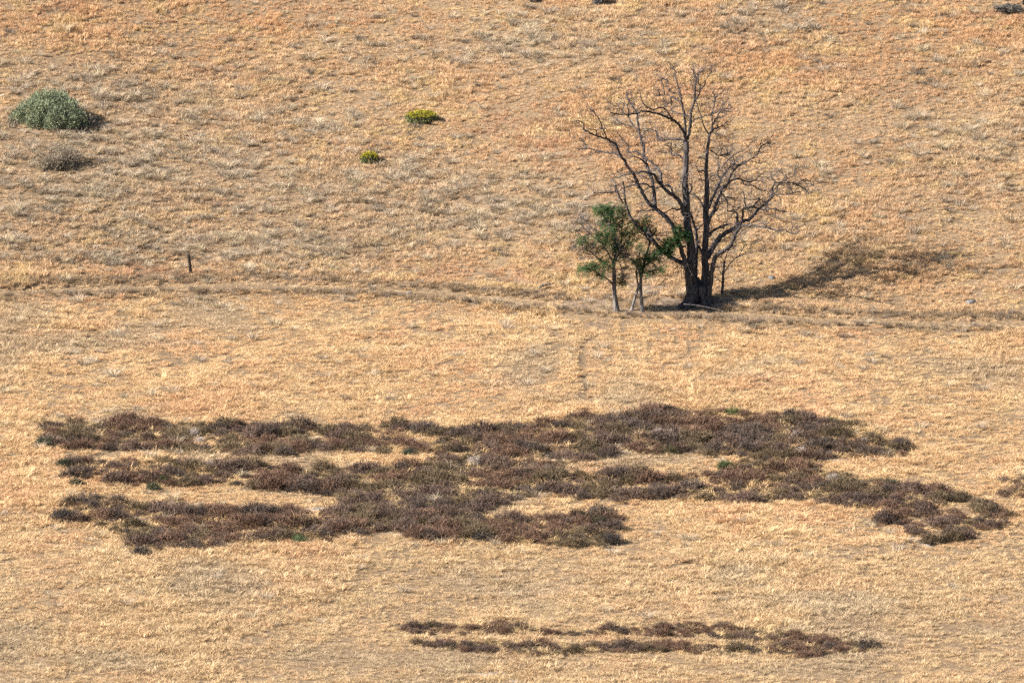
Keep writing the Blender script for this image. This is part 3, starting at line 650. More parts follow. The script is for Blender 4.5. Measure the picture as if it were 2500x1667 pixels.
# field grass: puffs of pale straw below the track
x, y, z, px, py = candidates(-29, 29, -94, 6, 17.0)
s = y - track_y(x)
wp = patch_at(px, py - 8); bp_ = bare_at(px, py)
rowm = np.minimum(1, 1.5 * gauss(px, py, [(1150, 860, 620, 100, 1), (300, 850, 420, 90, .45)]))
insnap = rng.random(len(x)) < np.clip(rowm * .8 - .1, 0, .6) * sstep(.25, .6, fbm(x / 3.0, y / 9.0, 77, 3))
xr = x + .10 * np.sin(y / 6) - .012 * y
x = np.where(insnap, np.round(xr / .58) * .58 - (xr - x) + rng.normal(0, .05, len(x)), x)
z = ground_z(x, y)
clump = fbm(x / .62, y / .8, 71, 2)
thin_ = fbm(px / 130, py / 40, 75, 4)
p = np.ones(len(x)) * .92
p *= np.where(s > -.1, 0, 1) * (1 - .93 * bp_) * (1 - .62 * np.clip(wp, 0, 1))
p *= np.where(clump < .33, .7, 1) * np.where(thin_ < .40, .85, 1)
hgt = (.75 + .5 * sstep(.28, .72, clump)) * (.74 + .55 * sstep(.3, .7, fbm(x / 4.5, y / 9.0, 93, 3)))
for pts, hw, dep in RUTS:
    d = seg_dist(x, y, pts)
    p *= np.where(d < hw + .12, .03, 1); hgt *= np.where(d < hw * 3.5, .8, 1)
lite = np.exp(-(s / .95) ** 4)
hgt *= 1 - .68 * lite
k = rng.random(len(x)) < p
x, y, z, px, py, wp, hgt, s, lite = x[k], y[k], z[k], px[k], py[k], wp[k], hgt[k], s[k], lite[k]
insnap = insnap[k]
n = len(x)
c = np.array([.610, .420, .242])[None] * np.ones((n, 1))
f1 = fbm(px / 150, py / 55, 81, 4); f2 = fbm(px / 60, py / 25, 85, 3); f3 = fbm(px / 260, py / 70, 89, 4)
c = mixc(c, (.63, .395, .235), np.clip(sstep(.5, .68, f1) * .8 * rng.random(n) * 1.4, 0, 1))            # pinkish ripe heads
c = mixc(c, (.66, .485, .285), sstep(.52, .7, f2) * .8)             # pale yellow
low = sstep(1230, 1420, py + 160 * (f3 - .5))
c = mixc(c, (.51, .40, .26), .55 * low * (.5 + rng.random(n) * .5))                # greyer at the near end of the field
c = mixc(c, (.43, .345, .245), sstep(.55, .72, f3) * .6)
dk = np.exp(-((s + 1.65) / .6) ** 4)
c = mixc(c, (.36, .27, .18), .9 * dk * sstep(.3, .6, fbm(px / 45, py / 20, 95, 3)))
c = mixc(c, (.52, .375, .19), np.clip(wp, 0, 1) * .5)
c = mixc(c, (.66, .50, .32), lite * .9)
c *= (1 + rng.normal(0, .10, n))[:, None]
g = hgt * (.8 + .5 * rng.random(n)) * np.where(wp > .3, 1.25, 1.0) * (.8 + .3 * fbm(x / 1.3, y / 1.6, 99, 2))
nar = np.where(insnap, .78, 1.0)
scl = np.stack([nar * g * (.9 + .3 * rng.random(n)), nar * g * (.9 + .3 * rng.random(n)), g * (.9 + .25 * rng.random(n))], 1)
T = [tufts(5, .26, 23, .120, .10, .010, 1.1, .7, .075) for _ in range(8)]
scatter('field_grass', T, np.stack([x, y, z], 1), spin(n), scl, np.clip(c, .02, .9), M_GRASS, 'pale straw grass covering the level field below the track')
print('field', n)

# hillside grass: finer, more orange, above the track
x, y, z, px, py = candidates(-31, 31, -6, 46, 22.0)
s = y - track_y(x)
bp_ = bare_at(px, py)
p = np.where(s < -.1, 0, .93) * (1 - .93 * bp_)
cl = fbm(x / .6, y / .5, 171, 2)
p *= np.where(cl < .33, .75, 1)
lite = np.exp(-(s / .95) ** 4)
k = rng.random(len(x)) < p
x, y, z, px, py, lite, cl, s = x[k], y[k], z[k], px[k], py[k], lite[k], cl[k], s[k]
n = len(x)
f1 = fbm(px / 170, py / 60, 181, 4); f2 = fbm(px / 55, py / 25, 185, 3); f3 = fbm(px / 120, py / 35, 189, 4)
c = np.array([.590, .415, .255])[None] * np.ones((n, 1))
og = np.clip(gauss(px, py, ORANGE) * .9 + (f1 - .5) * 2.0, 0, 1)
c = mixc(c, (.575, .352, .196), og * .75)
c = mixc(c, (.53, .315, .190), og * sstep(.52, .68, f3) * .8)          # rusty streaks
c = mixc(c, (.63, .470, .255), sstep(.55, .72, f2) * .7)
gb = np.clip(gauss(px, py, GREYB) * 1.0 + (f3 - .5) * 1.1, 0, 1)
c = mixc(c, (.50, .402, .295), gb * .55)
dk = np.exp(-((s - 1.55) / .5) ** 4)
c = mixc(c, (.66, .50, .32), lite * .9)
c = mixc(c, (.35, .26, .17), .9 * dk * sstep(.3, .6, fbm(px / 45, py / 20, 195, 3)))
c *= (1 + rng.normal(0, .12, n))[:, None]
g = (.75 + .5 * rng.random(n)) * (1 - .68 * lite) * (.78 + .45 * sstep(.28, .72, cl)) * (.76 + .5 * sstep(.3, .7, fbm(x / 4.0, y / 5.0, 193, 3)))
scl = np.stack([g * 1.05, g * 1.05, g * (.9 + .3 * rng.random(n))], 1)
T = [tufts(4, .23, 23, .128, .08, .0095, 1.0, .5, .075) for _ in range(8)]
scatter('hillside_grass', T, np.stack([x, y, z], 1), spin(n), scl, np.clip(c, .02, .9), M_GRASS, 'short orange and straw coloured grass on the slope above the track')
print('hill', n)

# bunchgrass: grey beige drooping tussocks, dense on the left of the slope
x, y, z, px, py = candidates(-31, 31, -60, 46, 6.5)
s = y - track_y(x)
den = np.clip(gauss(px, py, GREYB) * 1.15 + (fbm(px / 110, py / 40, 201, 4) - .5) * 1.5, 0, 1) ** 1.3
den = den * np.where(s > 1.7, 1, np.where(s < -2.2, .30 * sstep(-70, -12, s), .06))
og = np.clip(gauss(px, py, ORANGE), 0, 1)
den *= (1 - .6 * og) * (1 - bare_at(px, py))
k = (rng.random(len(x)) < np.maximum(den * .55, .012)) & ~((np.abs(px - 466) < 34) & (py > 655) & (py < 730))
x, y, z, px, py = x[k], y[k], z[k], px[k], py[k]
n = len(x)
c = np.array([.50, .41, .31])[None] * np.ones((n, 1))
c = mixc(c, (.34, .285, .225), rng.random(n) * .8)
c = mixc(c, (.52, .43, .30), (rng.random(n) < .3) * .8)
c *= (1 + rng.normal(0, .12, n))[:, None]
g = .65 + .65 * rng.random(n) ** 1.5
scl = np.stack([g * 1.15, g, g * (.8 + .3 * rng.random(n))], 1)
T_BUNCH = [tuft(85, .40, .34, .012, 1.0, .9, .13) for _ in range(5)]
scatter('bunchgrass', T_BUNCH, np.stack([x, y, z], 1), spin(n), scl, np.clip(c, .02, .9), M_BUNCH, 'grey beige drooping bunchgrass dotted over the slope above the track')
print('bunch', n)

# dead annual weeds along both edges of the track
x, y, z, px, py = candidates(-31, 31, -9, 9, 10.0)
s = y - track_y(x)
up = np.exp(-((s - 1.5) / .36) ** 4); lo = np.exp(-((s + 1.55) / .45) ** 4)
den = np.maximum(up, lo) * sstep(.12, .36, fbm(px / 60, py / 30, 211, 3)) * (1 - bare_at(px, py))
k = rng.random(len(x)) < den * 1.0
x, y, z, px, py = x[k], y[k], z[k], px[k], py[k]
n = len(x)
c = np.array([.23, .168, .115])[None] * np.ones((n, 1))
c = mixc(c, (.29, .215, .14), rng.random(n)); c = mixc(c, (.22, .18, .15), (rng.random(n) < .3) * .8)
g = .55 + .45 * rng.random(n)
scl = np.stack([g, g, g], 1)
T = [tuft(60, .34, .16, .012, .9, .3, .14) for _ in range(4)]
scatter('track_weeds', T, np.stack([x, y, z], 1), spin(n, .1), scl, np.clip(c, .02, .9), M_BUNCH, 'brown dead weeds lining the two edges of the farm track')
print('trackw', n)

# ------------------------------------------------------------------ trees
SP, CP = math.sin(PITCH), math.cos(PITCH)
class Skeleton:
    """stems drawn as (sideways, up) in metres, given depth so that the crown fills its volume"""
    def __init__(self): self.uv = []; self.d = []; self.lines = []
    def depth_near(self, u, h):
        if not self.uv: return 0.0
        P = np.concatenate(self.uv); D = np.concatenate(self.d)
        return float(D[np.argmin(np.hypot(P[:, 0] - u, P[:, 1] - h))])
    def add(self, pts, r0, r1, dep, sub=5, wig=.0):
        P = np.asarray(pts, float)
        if isinstance(dep, tuple):
            D = np.asarray(dep, float)
        else:
            L = np.concatenate([[0], np.cumsum(np.hypot(*np.diff(P, axis=0).T))])
            d0 = self.depth_near(*P[0])
            if dep is None: dep = float(rng.uniform(.25, .8) * rng.choice([-1, 1]))
            t = L / L[-1]
            D = d0 + dep * L[-1] * .85 * (t ** .8) + .12 * np.sin(t * 5 + len(self.lines)) * t
        Q = catmull(np.column_stack([P, D]), sub)
        if wig:
            Q[1:-1] += rng.normal(0, wig, (len(Q) - 2, 3))
        t = np.linspace(0, 1, len(Q))
        rad = r0 + (r1 - r0) * t ** .9
        self.uv.append(Q[:, :2]); self.d.append(Q[:, 2])
        X = np.column_stack([Q[:, 0], Q[:, 2], (Q[:, 1] - Q[:, 2] * SP) / CP])
        self.lines.append((X, rad))
        return X, rad
def sprout_twigs(geo, lines, per_m, lmin, lmax, rmax, r_tw, up=.5, sub=2):
    n = 0
    for X, rad in lines:
        seg = np.linalg.norm(np.diff(X, axis=0), axis=1); L = seg.sum()
        cnt = rng.poisson(L * per_m)
        for _ in range(cnt):
            i = int(len(X) * (.12 + .88 * rng.random())); i = min(max(i, 1), len(X) - 2)
            if rad[i] > rmax: continue
            t = X[i + 1] - X[i]; t /= np.linalg.norm(t) + 1e-9
            def grow(p, dirv, ln, r, lev):
                nonlocal n
                k = 6; pts = [p]; dd = dirv / np.linalg.norm(dirv)
                bend = rng.normal(0, .16, 3); bend[2] = abs(bend[2]) * .5
                for q in range(k):
                    dd = dd + bend * .55 + rng.normal(0, .13, 3) + np.array([0, 0, .05 * up]); dd /= np.linalg.norm(dd)
                    pts.append(pts[-1] + dd * ln / k)
                    if lev < sub and rng.random() < .42:
                        o = np.cross(dd, rng.normal(0, 1, 3)); grow(pts[-1], dd * .6 + o / (np.linalg.norm(o) + 1e-6), ln * (.3 + .35 * rng.random()), r * .75, lev + 1)
                tube(geo, np.array(pts), np.linspace(r, r * .45, k + 1), 3, 0, False); n += 1
            o = np.cross(t, rng.normal(0, 1, 3)); o /= np.linalg.norm(o) + 1e-9
            grow(X[i], t * .45 + o + np.array([0, 0, up * .6]), rng.uniform(lmin, lmax), r_tw * rng.uniform(.7, 1.2), 0)
    return n
def leaf_spray(geo, centre, r, n, rach=.22, leaf=.055, pairs=6):
    """pinnate leaves fanning out of a clump"""
    V = []; F = []
    for _ in range(n):
        p = centre + rng.normal(0, .5, 3) * r * np.array([1, 1, .85])
        d = rng.normal(0, 1, 3); d[2] = d[2] * .5 - .05; d /= np.linalg.norm(d)
        w = np.cross(d, np.array([0, 0, 1.])); w /= np.linalg.norm(w) + 1e-9
        nrm = np.cross(w, d)
        for k in range(pairs):
            t = (k + .6) / pairs
            b = p + d * rach * t + np.array([0, 0, -.05 * t * t])
            for sgn in (-1, 1):
                e = (w * sgn + d * .35 + nrm * rng.normal(0, .3)); e /= np.linalg.norm(e)
                q = np.cross(e, nrm); q /= np.linalg.norm(q) + 1e-9
                a = leaf * (.8 + .4 * rng.random())
                i = len(V)
                V += [b, b + e * a * .5 + q * a * .26, b + e * a, b + e * a * .5 - q * a * .26]
                F.append((i, i + 1, i + 2, i + 3))
    if V: geo.add(np.array(V), F)

# --- the big dead tree
base = at1(1700, 738)
dead = empty('dead_tree', base, 'large bare dead tree with several grey trunks and spreading branches', 'tree')
sk = Skeleton()
g = Geo()
for pts, r0, r1, dep in STEMS:
    X, rad = sk.add(pts, r0, r1, dep, 7, .008)
    if pts[0][1] < .6:
        X = np.vstack([X[0] + np.array([0, 0, -.55]), X[0] + np.array([0, 0, -.2]), X]); rad = np.concatenate([[rad[0] * 1.45, rad[0] * 1.25], rad])
        rad = rad * (1 + .25 * np.exp(-np.maximum(X[:, 2], 0) / .5))
    tube(g, X, rad, 14, .10)
for P_, r_ in (([(.10, .15, -.5), (.10, .15, .3), (.08, .2, .7), (.05, .25, 1.1)], (.42, .31, .20, .06)), ([(-.14, -.1, -.5), (-.14, -.1, .4), (-.16, 0, .9), (-.2, 0, 1.3)], (.38, .28, .19, .07)), ([(.33, .1, -.5), (.34, .1, .4), (.38, .15, .9)], (.40, .27, .09))):   # the stems grow together low down
    P = catmull(P_, 6); tube(g, P, np.interp(np.linspace(0, 1, len(P)), np.linspace(0, 1, len(r_)), r_), 14, .12)
for _ in range(9):          # root buttresses
    a = rng.uniform(0, 2 * math.pi); q = np.array([math.cos(a), math.sin(a), 0])
    c0 = np.array([.08, .1, 0])
    P = catmull([c0 + q * .30 + np.array([0, 0, .75]), c0 + q * .50 + np.array([0, 0, .25]), c0 + q * .80 + np.array([0, 0, -.02]), c0 + q * 1.15 + np.array([0, 0, -.2])], 4)
    tube(g, P, np.linspace(.16, .07, len(P)), 7, .1)
trunk_o = link('trunk', g.mesh('trunk', M_BARK, True), dead)
limb_lines = []; limb_objs = []
for pts, r0, r1, dep in LIMBS:
    g = Geo()
    X, rad = sk.add(pts, r0 * 1.12, max(r1 * 1.2, .022), dep, 5, .014)
    limb_lines.append((X, rad))
    tube(g, X, rad, 9, .07)
    limb_objs.append(link('limb', g.mesh('limb', M_BARK, True), dead))
for pts, r0, r1, dep in BRANCHES:
    g = Geo()
    X, rad = sk.add(pts, max(r0 * 1.45, .033), max(r1 * 1.35, .019), dep, 5, .014)
    limb_lines.append((X, rad))
    tube(g, X, rad, 6, .05)
    near = min(range(len(limb_objs)), key=lambda i: np.min(np.linalg.norm(limb_lines[i][0] - X[0], axis=1)))
    link('branch', g.mesh('branch', M_BARK, True), limb_objs[near])
g = Geo()
nt1 = sprout_twigs(g, limb_lines, 3.5, .25, 1.05, .14, .0150, .5)
nt2 = sprout_twigs(g, sk.lines[:len(STEMS)], 4.0, .3, 1.0, .34, .0145, .2)
sprout_twigs(g, [limb_lines[i] for i in (0, 4, 5, 13, 18, 20, 21, 22, 25, 26, 28, 66, 67, 68, 69, 70)] + [sk.lines[2]], 5.0, .2, .8, .16, .0135, .3)
link('twigs', g.mesh('twigs', M_TWIG), dead)
print('twigs', nt1, nt2)
g = Geo()                   # hanging bleached strip of bark and broken shoots on the left trunk
for k in range(9):
    p = np.array([-.62 + .12 * rng.normal(), -.55 + .1 * rng.normal(), 1.95 + .12 * rng.normal()])
    P = [p]
    for q in range(5): P.append(P[-1] + np.array([rng.normal(0.02, .05), rng.normal(0, .04), -.13]))
    tube(g, catmull(P, 2), np.full(11, .016), 4, .1)
link('hanging_bark', g.mesh('hanging_bark', M_STICK), dead)
g = Geo()
for u, h, r in LEAF_D:
    d = -.75
    leaf_spray(g, np.array([u, d, (h - d * SP) / CP]), r * 1.2, 100, .22, .055)
link('green_shoots', g.mesh('green_shoots', M_LOCUST), dead)

def green_tree(px, py, label, stems, leaves, nleaf):
    b = at1(px, py)
    t = empty('green_tree', b, label, 'tree', None)
    sk = Skeleton(); g = Geo()
    lines = []
    ntrunk = sum(isinstance(s[3], tuple) for s in stems)
    for i, (pts, r0, r1, dep) in enumerate(stems):
        if i == ntrunk:
            link('trunk', g.mesh('trunk', M_BARK_G, True), t)
        X, rad = sk.add(pts, r0 * .95, max(r1, .012), dep, 5, .006)
        if i < ntrunk:
            if pts[0][1] < .3:
                X = np.vstack([X[0] + np.array([0, 0, -.3]), X]); rad = np.concatenate([[rad[0] * 1.25], rad])
                rad = rad * (1 + .3 * np.exp(-np.maximum(X[:, 2], 0) / .25))
            tube(g, X, rad, 9, .07)
        else:
            g2 = Geo(); tube(g2, X, rad, 6, .05); link('branch', g2.mesh('branch', M_BARK_G, True), t)
            lines.append((X, rad))
    g = Geo(); sprout_twigs(g, lines, 9.0, .25, .75, .09, .011, .4)
    link('twigs', g.mesh('twigs', M_TWIG), t)
    g = Geo()
    for u, h, r in leaves:
        d = sk.depth_near(u, h) + rng.normal(0, .22)
        leaf_spray(g, np.array([u, d, (h - d * SP) / CP]), r * 1.5, int(nleaf * (r / .25) ** 1.3), .22, .055)
    link('crown', g.mesh('crown', M_LOCUST), t)
    return t
green_tree(1505.5, 760, 'left of the two small green leafy trees, with a single straight pale trunk', GREEN_A, LEAF_A, 125)
green_tree(1567, 761, 'small green leafy tree on two crossing thin stems beside the dead tree', GREEN_B, LEAF_B, 105)

# --- dark sapling on the right of the dead tree
b = at1(1764, 722)
sap = empty('sapling', b, 'dark thin sapling with sparse small leaves just right of the dead trunks', 'sapling')
sk = Skeleton(); g = Geo()
def q(L): return [(round((1600 + u / 4.9 - 1764) / 55, 2), round((722 - 440 - v / 4.9) / 55, 2)) for u, v in L]
X, rad = sk.add(q([(800, 1385), (806, 1230), (812, 1100), (830, 960)]), .07, .045, (0, 0, 0, 0.), 5, .01)
tube(g, X, rad, 8, .06); link('trunk', g.mesh('trunk', M_BARK, True), sap)
lines = []
for L, r0 in (([(815, 1120), (900, 980), (1000, 900), (1080, 860), (1190, 850), (1290, 810), (1370, 750)], .03), ([(1000, 900), (1060, 790), (1180, 750), (1240, 690)], .018), ([(830, 960), (870, 830), (930, 760)], .025), ([(812, 1150), (760, 1060), (700, 1000)], .018), ([(830, 980), (790, 900), (800, 820)], .018), ([(900, 980), (960, 930), (980, 860)], .015), ([(806, 1230), (760, 1190), (710, 1130)], .016)):
    X, rad = sk.add(q(L), r0, .01, None, 5, .012); lines.append((X, rad))
    g2 = Geo(); tube(g2, X, rad, 5, .05); link('branch', g2.mesh('branch', M_BARK, True), sap)
g = Geo(); sprout_twigs(g, lines, 9.0, .15, .5, .1, .008, .4); link('twigs', g.mesh('twigs', M_TWIG), sap)['kind'] = 'stuff'
g = Geo()
for u, v, r in ((830, 950, 60), (790, 990, 45), (860, 900, 40), (740, 1030, 35), (850, 1010, 40), (700, 990, 25), (760, 930, 35)):
    (uu, hh), = q([(u, v)]); leaf_spray(g, np.array([uu, rng.normal(0, .15), hh]), r / 4.9 / 55, 9, .12, .05, 3)
link('crown', g.mesh('crown', M_DARKLEAF), sap)

# ------------------------------------------------------------------ shrubs
def sprigs(geo, centre, rad, n, size, shell=.75, droop=.0, zmin=-.02):
    """short leafy sprigs over and inside an ellipsoid"""
    d = rng.normal(0, 1, (n, 3)); d /= np.linalg.norm(d, axis=1)[:, None]
    rr = shell + (1.02 - shell) * rng.random(n) ** .6
    lump = 1 + .16 * np.sin(5 * np.arctan2(d[:, 1], d[:, 0]) + centre[0] * 9) * np.cos(4 * d[:, 2] + centre[0] * 5)
    P = np.asarray(centre)[None] + d * np.asarray(rad)[None] * (rr * lump)[:, None]
    ok = P[:, 2] > zmin
    P, d = P[ok], d[ok]; n = len(P)
    a = d * .8 + rng.normal(0, .55, (n, 3)) + np.array([0, 0, .35 - droop]); a /= np.linalg.norm(a, axis=1)[:, None]
    w = np.cross(a, rng.normal(0, 1, (n, 3))); w /= np.linalg.norm(w, axis=1)[:, None] + 1e-9
    L = size * (.6 + .8 * rng.random(n))[:, None]; Wd = size * .34 * (.6 + .8 * rng.random(n))[:, None]
    V = np.stack([P - w * Wd * .4, P + a * L * .55 - w * Wd, P + a * L, P + a * L * .55 + w * Wd], 1).reshape(-1, 3)
    F = [(4 * i, 4 * i + 1, 4 * i + 2, 4 * i + 3) for i in range(n)]
    geo.add(V, F)
def stems(geo, n, rad, h, r0, spread_=1.0, off=(0, 0, 0)):
    off = np.asarray(off, float)
    for _ in range(n):
        a = rng.uniform(0, 2 * math.pi); e = rng.uniform(.2, 1.0)
        tip = np.array([math.cos(a) * rad[0] * e, math.sin(a) * rad[1] * e, h * (1.05 - .5 * e) * rng.uniform(.7, 1)])
        mid = tip * np.array([.35, .35, .5]) + rng.normal(0, .05, 3)
        P = catmull([off + np.array([math.cos(a) * .06, math.sin(a) * .06, -.15]), off + mid, off + tip], 4)
        tube(geo, P, np.linspace(r0, r0 * .35, len(P)), 4, .05, False)

b = at1(118, 310)
sage = empty('sagebrush', b, 'big rounded grey green sagebrush at the left side of the slope', 'shrub')
g = Geo()
for cx, cy, cz, rx, ry, rz, n in ((-.75, .35, .35, .95, .8, .70, 2600), (-.25, .75, .62, .9, .8, .78, 2400), (.45, .85, .62, .85, .8, .68, 2200), (.85, .45, .42, .78, .75, .66, 1900), (-.15, .0, .42, .85, .7, .62, 2200),
        (.35, -.35, .25, .72, .6, .60, 2000), (-1.25, .25, .15, .62, .6, .55, 1400), (1.25, .1, .15, .52, .55, .52, 1000), (.95, -.35, .1, .5, .5, .48, 1000), (-.55, -.25, .1, .6, .5, .50, 1200), (.2, 1.2, .8, .5, .5, .5, 800), (-.5, 1.15, .75, .5, .5, .45, 800), (.1, -.55, .1, .4, .4, .45, 800)):
    sprigs(g, (cx * 1.06, cy + .1, cz * 1.2), (rx * .74, ry * .74, rz * 1.02), int(n * 1.8), .066, .6)
link('foliage', g.mesh('foliage', M_SAGE), sage)
sage.scale = (1.07, 1.07, 1.07)
g = Geo(); stems(g, 26, (1.4, 1.0), 1.0, .03); link('stem', g.mesh('stem', M_BARK, True), sage)
g = Geo(); sprigs(g, (1.55, .35, .15), (.5, .5, .42), 500, .08, .3); sprigs(g, (-1.62, -.1, .08), (.3, .3, .3), 350, .07, .3)
link('dead_twigs', g.mesh('dead_twigs', M_GREY), sage)['kind'] = 'stuff'

b = at1(140, 414)
gs = empty('grey_shrub', b, 'thin twiggy grey shrub below the big sagebrush', 'shrub')
g = Geo(); stems(g, 170, (.80, .6), .85, .011, off=(-.38, 0, 0)); stems(g, 190, (.85, .7), 1.25, .011, off=(.42, .6, 0)); link('stem', g.mesh('stem', M_GREY), gs)
g = Geo(); sprigs(g, (-.38, 0, .38), (.80, .6, .50), 1200, .06, .4); sprigs(g, (.42, .6, .55), (.85, .7, .75), 1700, .06, .4); link('foliage', g.mesh('foliage', M_GREY), gs)

def rabbitbrush(px, py, w, h, label, n):
    b = at1(px, py); o = empty('rabbitbrush', b, label, 'shrub', 'yellow flowering rabbitbrush')
    g = Geo(); stems(g, 60, (w * .9, w * .7), h * .9, .012); link('stem', g.mesh('stem', M_GREY), o)
    g = Geo()
    for dx, dy, s_ in ((-.4, 0, .65), (.35, .1, .7), (0, .25, .75), (.05, -.2, .6)):
        sprigs(g, (dx * w, dy * w, h * .35), (w * s_, w * s_ * .8, h * .6 * (s_ + .25)), n, .08, .5)
    link('foliage', g.mesh('foliage', M_RABBIT), o)
    g = Geo()
    for _ in range(int(n * .34)):
        a = rng.uniform(0, 2 * math.pi); rr = math.sqrt(rng.random())
        cx, cy = math.cos(a) * rr * w, math.sin(a) * rr * w * .75
        cz = h * (.42 + .62 * math.sqrt(max(0, 1 - rr * rr * .9))) * rng.uniform(.9, 1.08)
        if cz < h * .42: continue
        sprigs(g, (cx, cy, cz), (.05, .05, .04), 5, .055, .2)
    link('flowers', g.mesh('flowers', M_FLOWER), o)['kind'] = 'stuff'
rabbitbrush(1030, 299, .74, .50, 'larger yellow flowering rabbitbrush, higher on the slope', 1100)
rabbitbrush(902, 398, .40, .46, 'smaller yellow flowering rabbitbrush, lower down the slope', 520)

M_NAVY = mat_leaf('blue_grey_shrub', (.085, .085, .10), (.19, .18, .19), .1, 5.0)
for px, py, r, lab in ((1461, 10, .30, 'dark blue grey shrub cut off by the top edge, right one'), (1300, 3, .34, 'dark grey shrub barely showing at the top edge, left one')):
    o = empty('dark_shrub', at1(px, py), lab, 'shrub', 'dark shrubs at the top edge')
    g = Geo(); sprigs(g, (0, 0, .28), (r, r, .36), 1100, .07, .35); link('foliage', g.mesh('foliage', M_NAVY), o)
    g = Geo(); stems(g, 30, (r, r), .5, .012); link('stem', g.mesh('stem', M_BARK), o)

# flattened heap of dead brush, top right, and the foot of a post beside it
o = empty('brush_heap', at1(2462, 28), 'flat dark heap of dead brush in the top right corner', 'brush heap')
g = Geo()
for k in range(230):
    a = rng.normal(0, .35) + (math.pi if rng.random() < .5 else 0)
    p = np.array([rng.uniform(-.42, .42), rng.uniform(-.45, .45), rng.uniform(0.02, .26)])
    d = np.array([math.cos(a), math.sin(a), rng.normal(0, .2)]) * rng.uniform(.15, .38)
    tube(g, catmull([p - d, p + rng.normal(0, .05, 3), p + d], 3), np.linspace(.016, .008, 7), 4, .05, False)
link('sticks', g.mesh('sticks', mat_bark('heap_sticks', (.03, .027, .024), (.17, .155, .14), 5, 5, .2)), o)
g = Geo(); sprigs(g, (0, 0, .02), (.85, .5, .24), 700, .08, .2); link('litter', g.mesh('litter', mat_leaf('heap_litter', (.05, .042, .035), (.14, .12, .10), .1, 6)), o)['kind'] = 'stuff'
o = tag(link('leaning_pole', None if False else (lambda gg: (tube(gg, catmull([(0, 0, -.3), (.01, 0, .5), (-.02, 0, 1.15)], 6), np.linspace(.05, .04, 13), 8, .06), gg.mesh('leaning_pole', M_POST, True))[1])(Geo()), None, at1(2498, 12)), 'dark pole at the extreme right of the top edge', 'pole')

# ------------------------------------------------------------------ fence post and its slack wire
b = at1(466, 671)
post = empty('fence_post', b, 'lone dark weathered wooden fence post above the track', 'fence post')
g = Geo()
hh = 52 / PPM
P = catmull([(0, 0, -.4), (0, 0, 0), (-.045, 0, hh * .5), (-.115, 0, hh)], 7)
tube(g, P, np.interp(np.linspace(0, 1, len(P)), [0, .3, .6, 1], [.075, .072, .070, .064]), 10, .10)
link('post', g.mesh('post', M_POST, False), post)
g = Geo()
w0 = np.array([-.06, -.05, .36])
far_ = [at1(px, py) - b for px, py in ((400, 672), (330, 677), (240, 683), (150, 690), (90, 697))]
hs = (.20, .16, .20, .14, .05)
P = catmull([w0] + [p + np.array([0, 0, h]) for p, h in zip(far_, hs)], 8)
tube(g, P, np.full(len(P), .007), 4, 0, False)
link('wire', g.mesh('wire', M_RUST), post)

# ------------------------------------------------------------------ fallen wood and stones round the tree
def stick(px, py, ang, ln, r, label, bend=.15, forks=2, mat=M_STICK, name='fallen_branch', lift=.06):
    b = at1(px, py); g = Geo()
    d = np.array([math.cos(ang), math.sin(ang)])
    def p(t, s_):
        x_ = b[0] + d[0] * t - d[1] * s_; y_ = b[1] + d[1] * t + d[0] * s_
        return np.array([x_, y_, float(ground_z(np.array([x_]), np.array([y_]))[0]) + lift + rng.uniform(0, .06)]) - b
    P = [p(-ln / 2, 0), p(-ln / 5, bend * ln * .5 * rng.normal()), p(ln / 5, bend * ln * .5 * rng.normal()), p(ln / 2, 0)]
    Q = catmull(P, 5); tube(g, Q, np.linspace(r, r * .4, len(Q)), 6, .06)
    for k in range(forks):
        i = 4 + 4 * k; e = Q[min(i, len(Q) - 2)]
        tip = e + np.array([d[0] * .35 - d[1] * .25 * (-1) ** k, d[1] * .35 + d[0] * .25 * (-1) ** k, .12]) * ln * .6
        tube(g, catmull([e, (e + tip) / 2 + rng.normal(0, .03, 3), tip], 4), np.linspace(r * .6, r * .3, 9), 5, .05)
    return tag(link(name, g.mesh(name, mat, True), None, b), label, 'branch', 'fallen branches around the trees')
stick(1336, 704, .75, 1.0, .045, 'grey fallen branch lying left of the green trees by the track', .1, 2, M_BARK_G, lift=.12)
stick(1620, 722, -.25, 1.7, 0.033, 'long grey fallen branch on bare earth left of the dead trunks', .1, 2, M_STICK)
stick(1585, 718, -.55, 1.2, 0.019, 'thin fallen branch slanting towards the dead trunks from the left', .1, 1, M_BARK_G)
stick(1693, 744, .25, .9, 0.033, 'short grey log end at the foot of the dead trunks', .1, 1, M_BARK_G)
stick(1705, 748, .1, 1.3, 0.019, 'thin grey stick lying in front of the dead trunks', .05, 0, M_BARK_G)
stick(1768, 735, .35, .9, 0.023, 'pale forked fallen branch right of the dead trunks', .2, 3, M_STICK)
stick(1775, 740, -.5, .7, .028, 'small bleached stick beside the pale forked branch', .2, 2, M_STICK)
stick(1806, 717, .1, .75, .055, 'short grey log in the tree shadow right of the sapling', .05, 0, M_STICK)
stick(1722, 770, -.75, 2.6, .03, 'long thin dark branch lying on the grass in front of the trees', .06, 0, M_BARK, lift=.30)
stick(1640, 741, .05, 1.0, .025, 'thin bleached stick between the green trees and dead trunks', .1, 1, M_STICK)

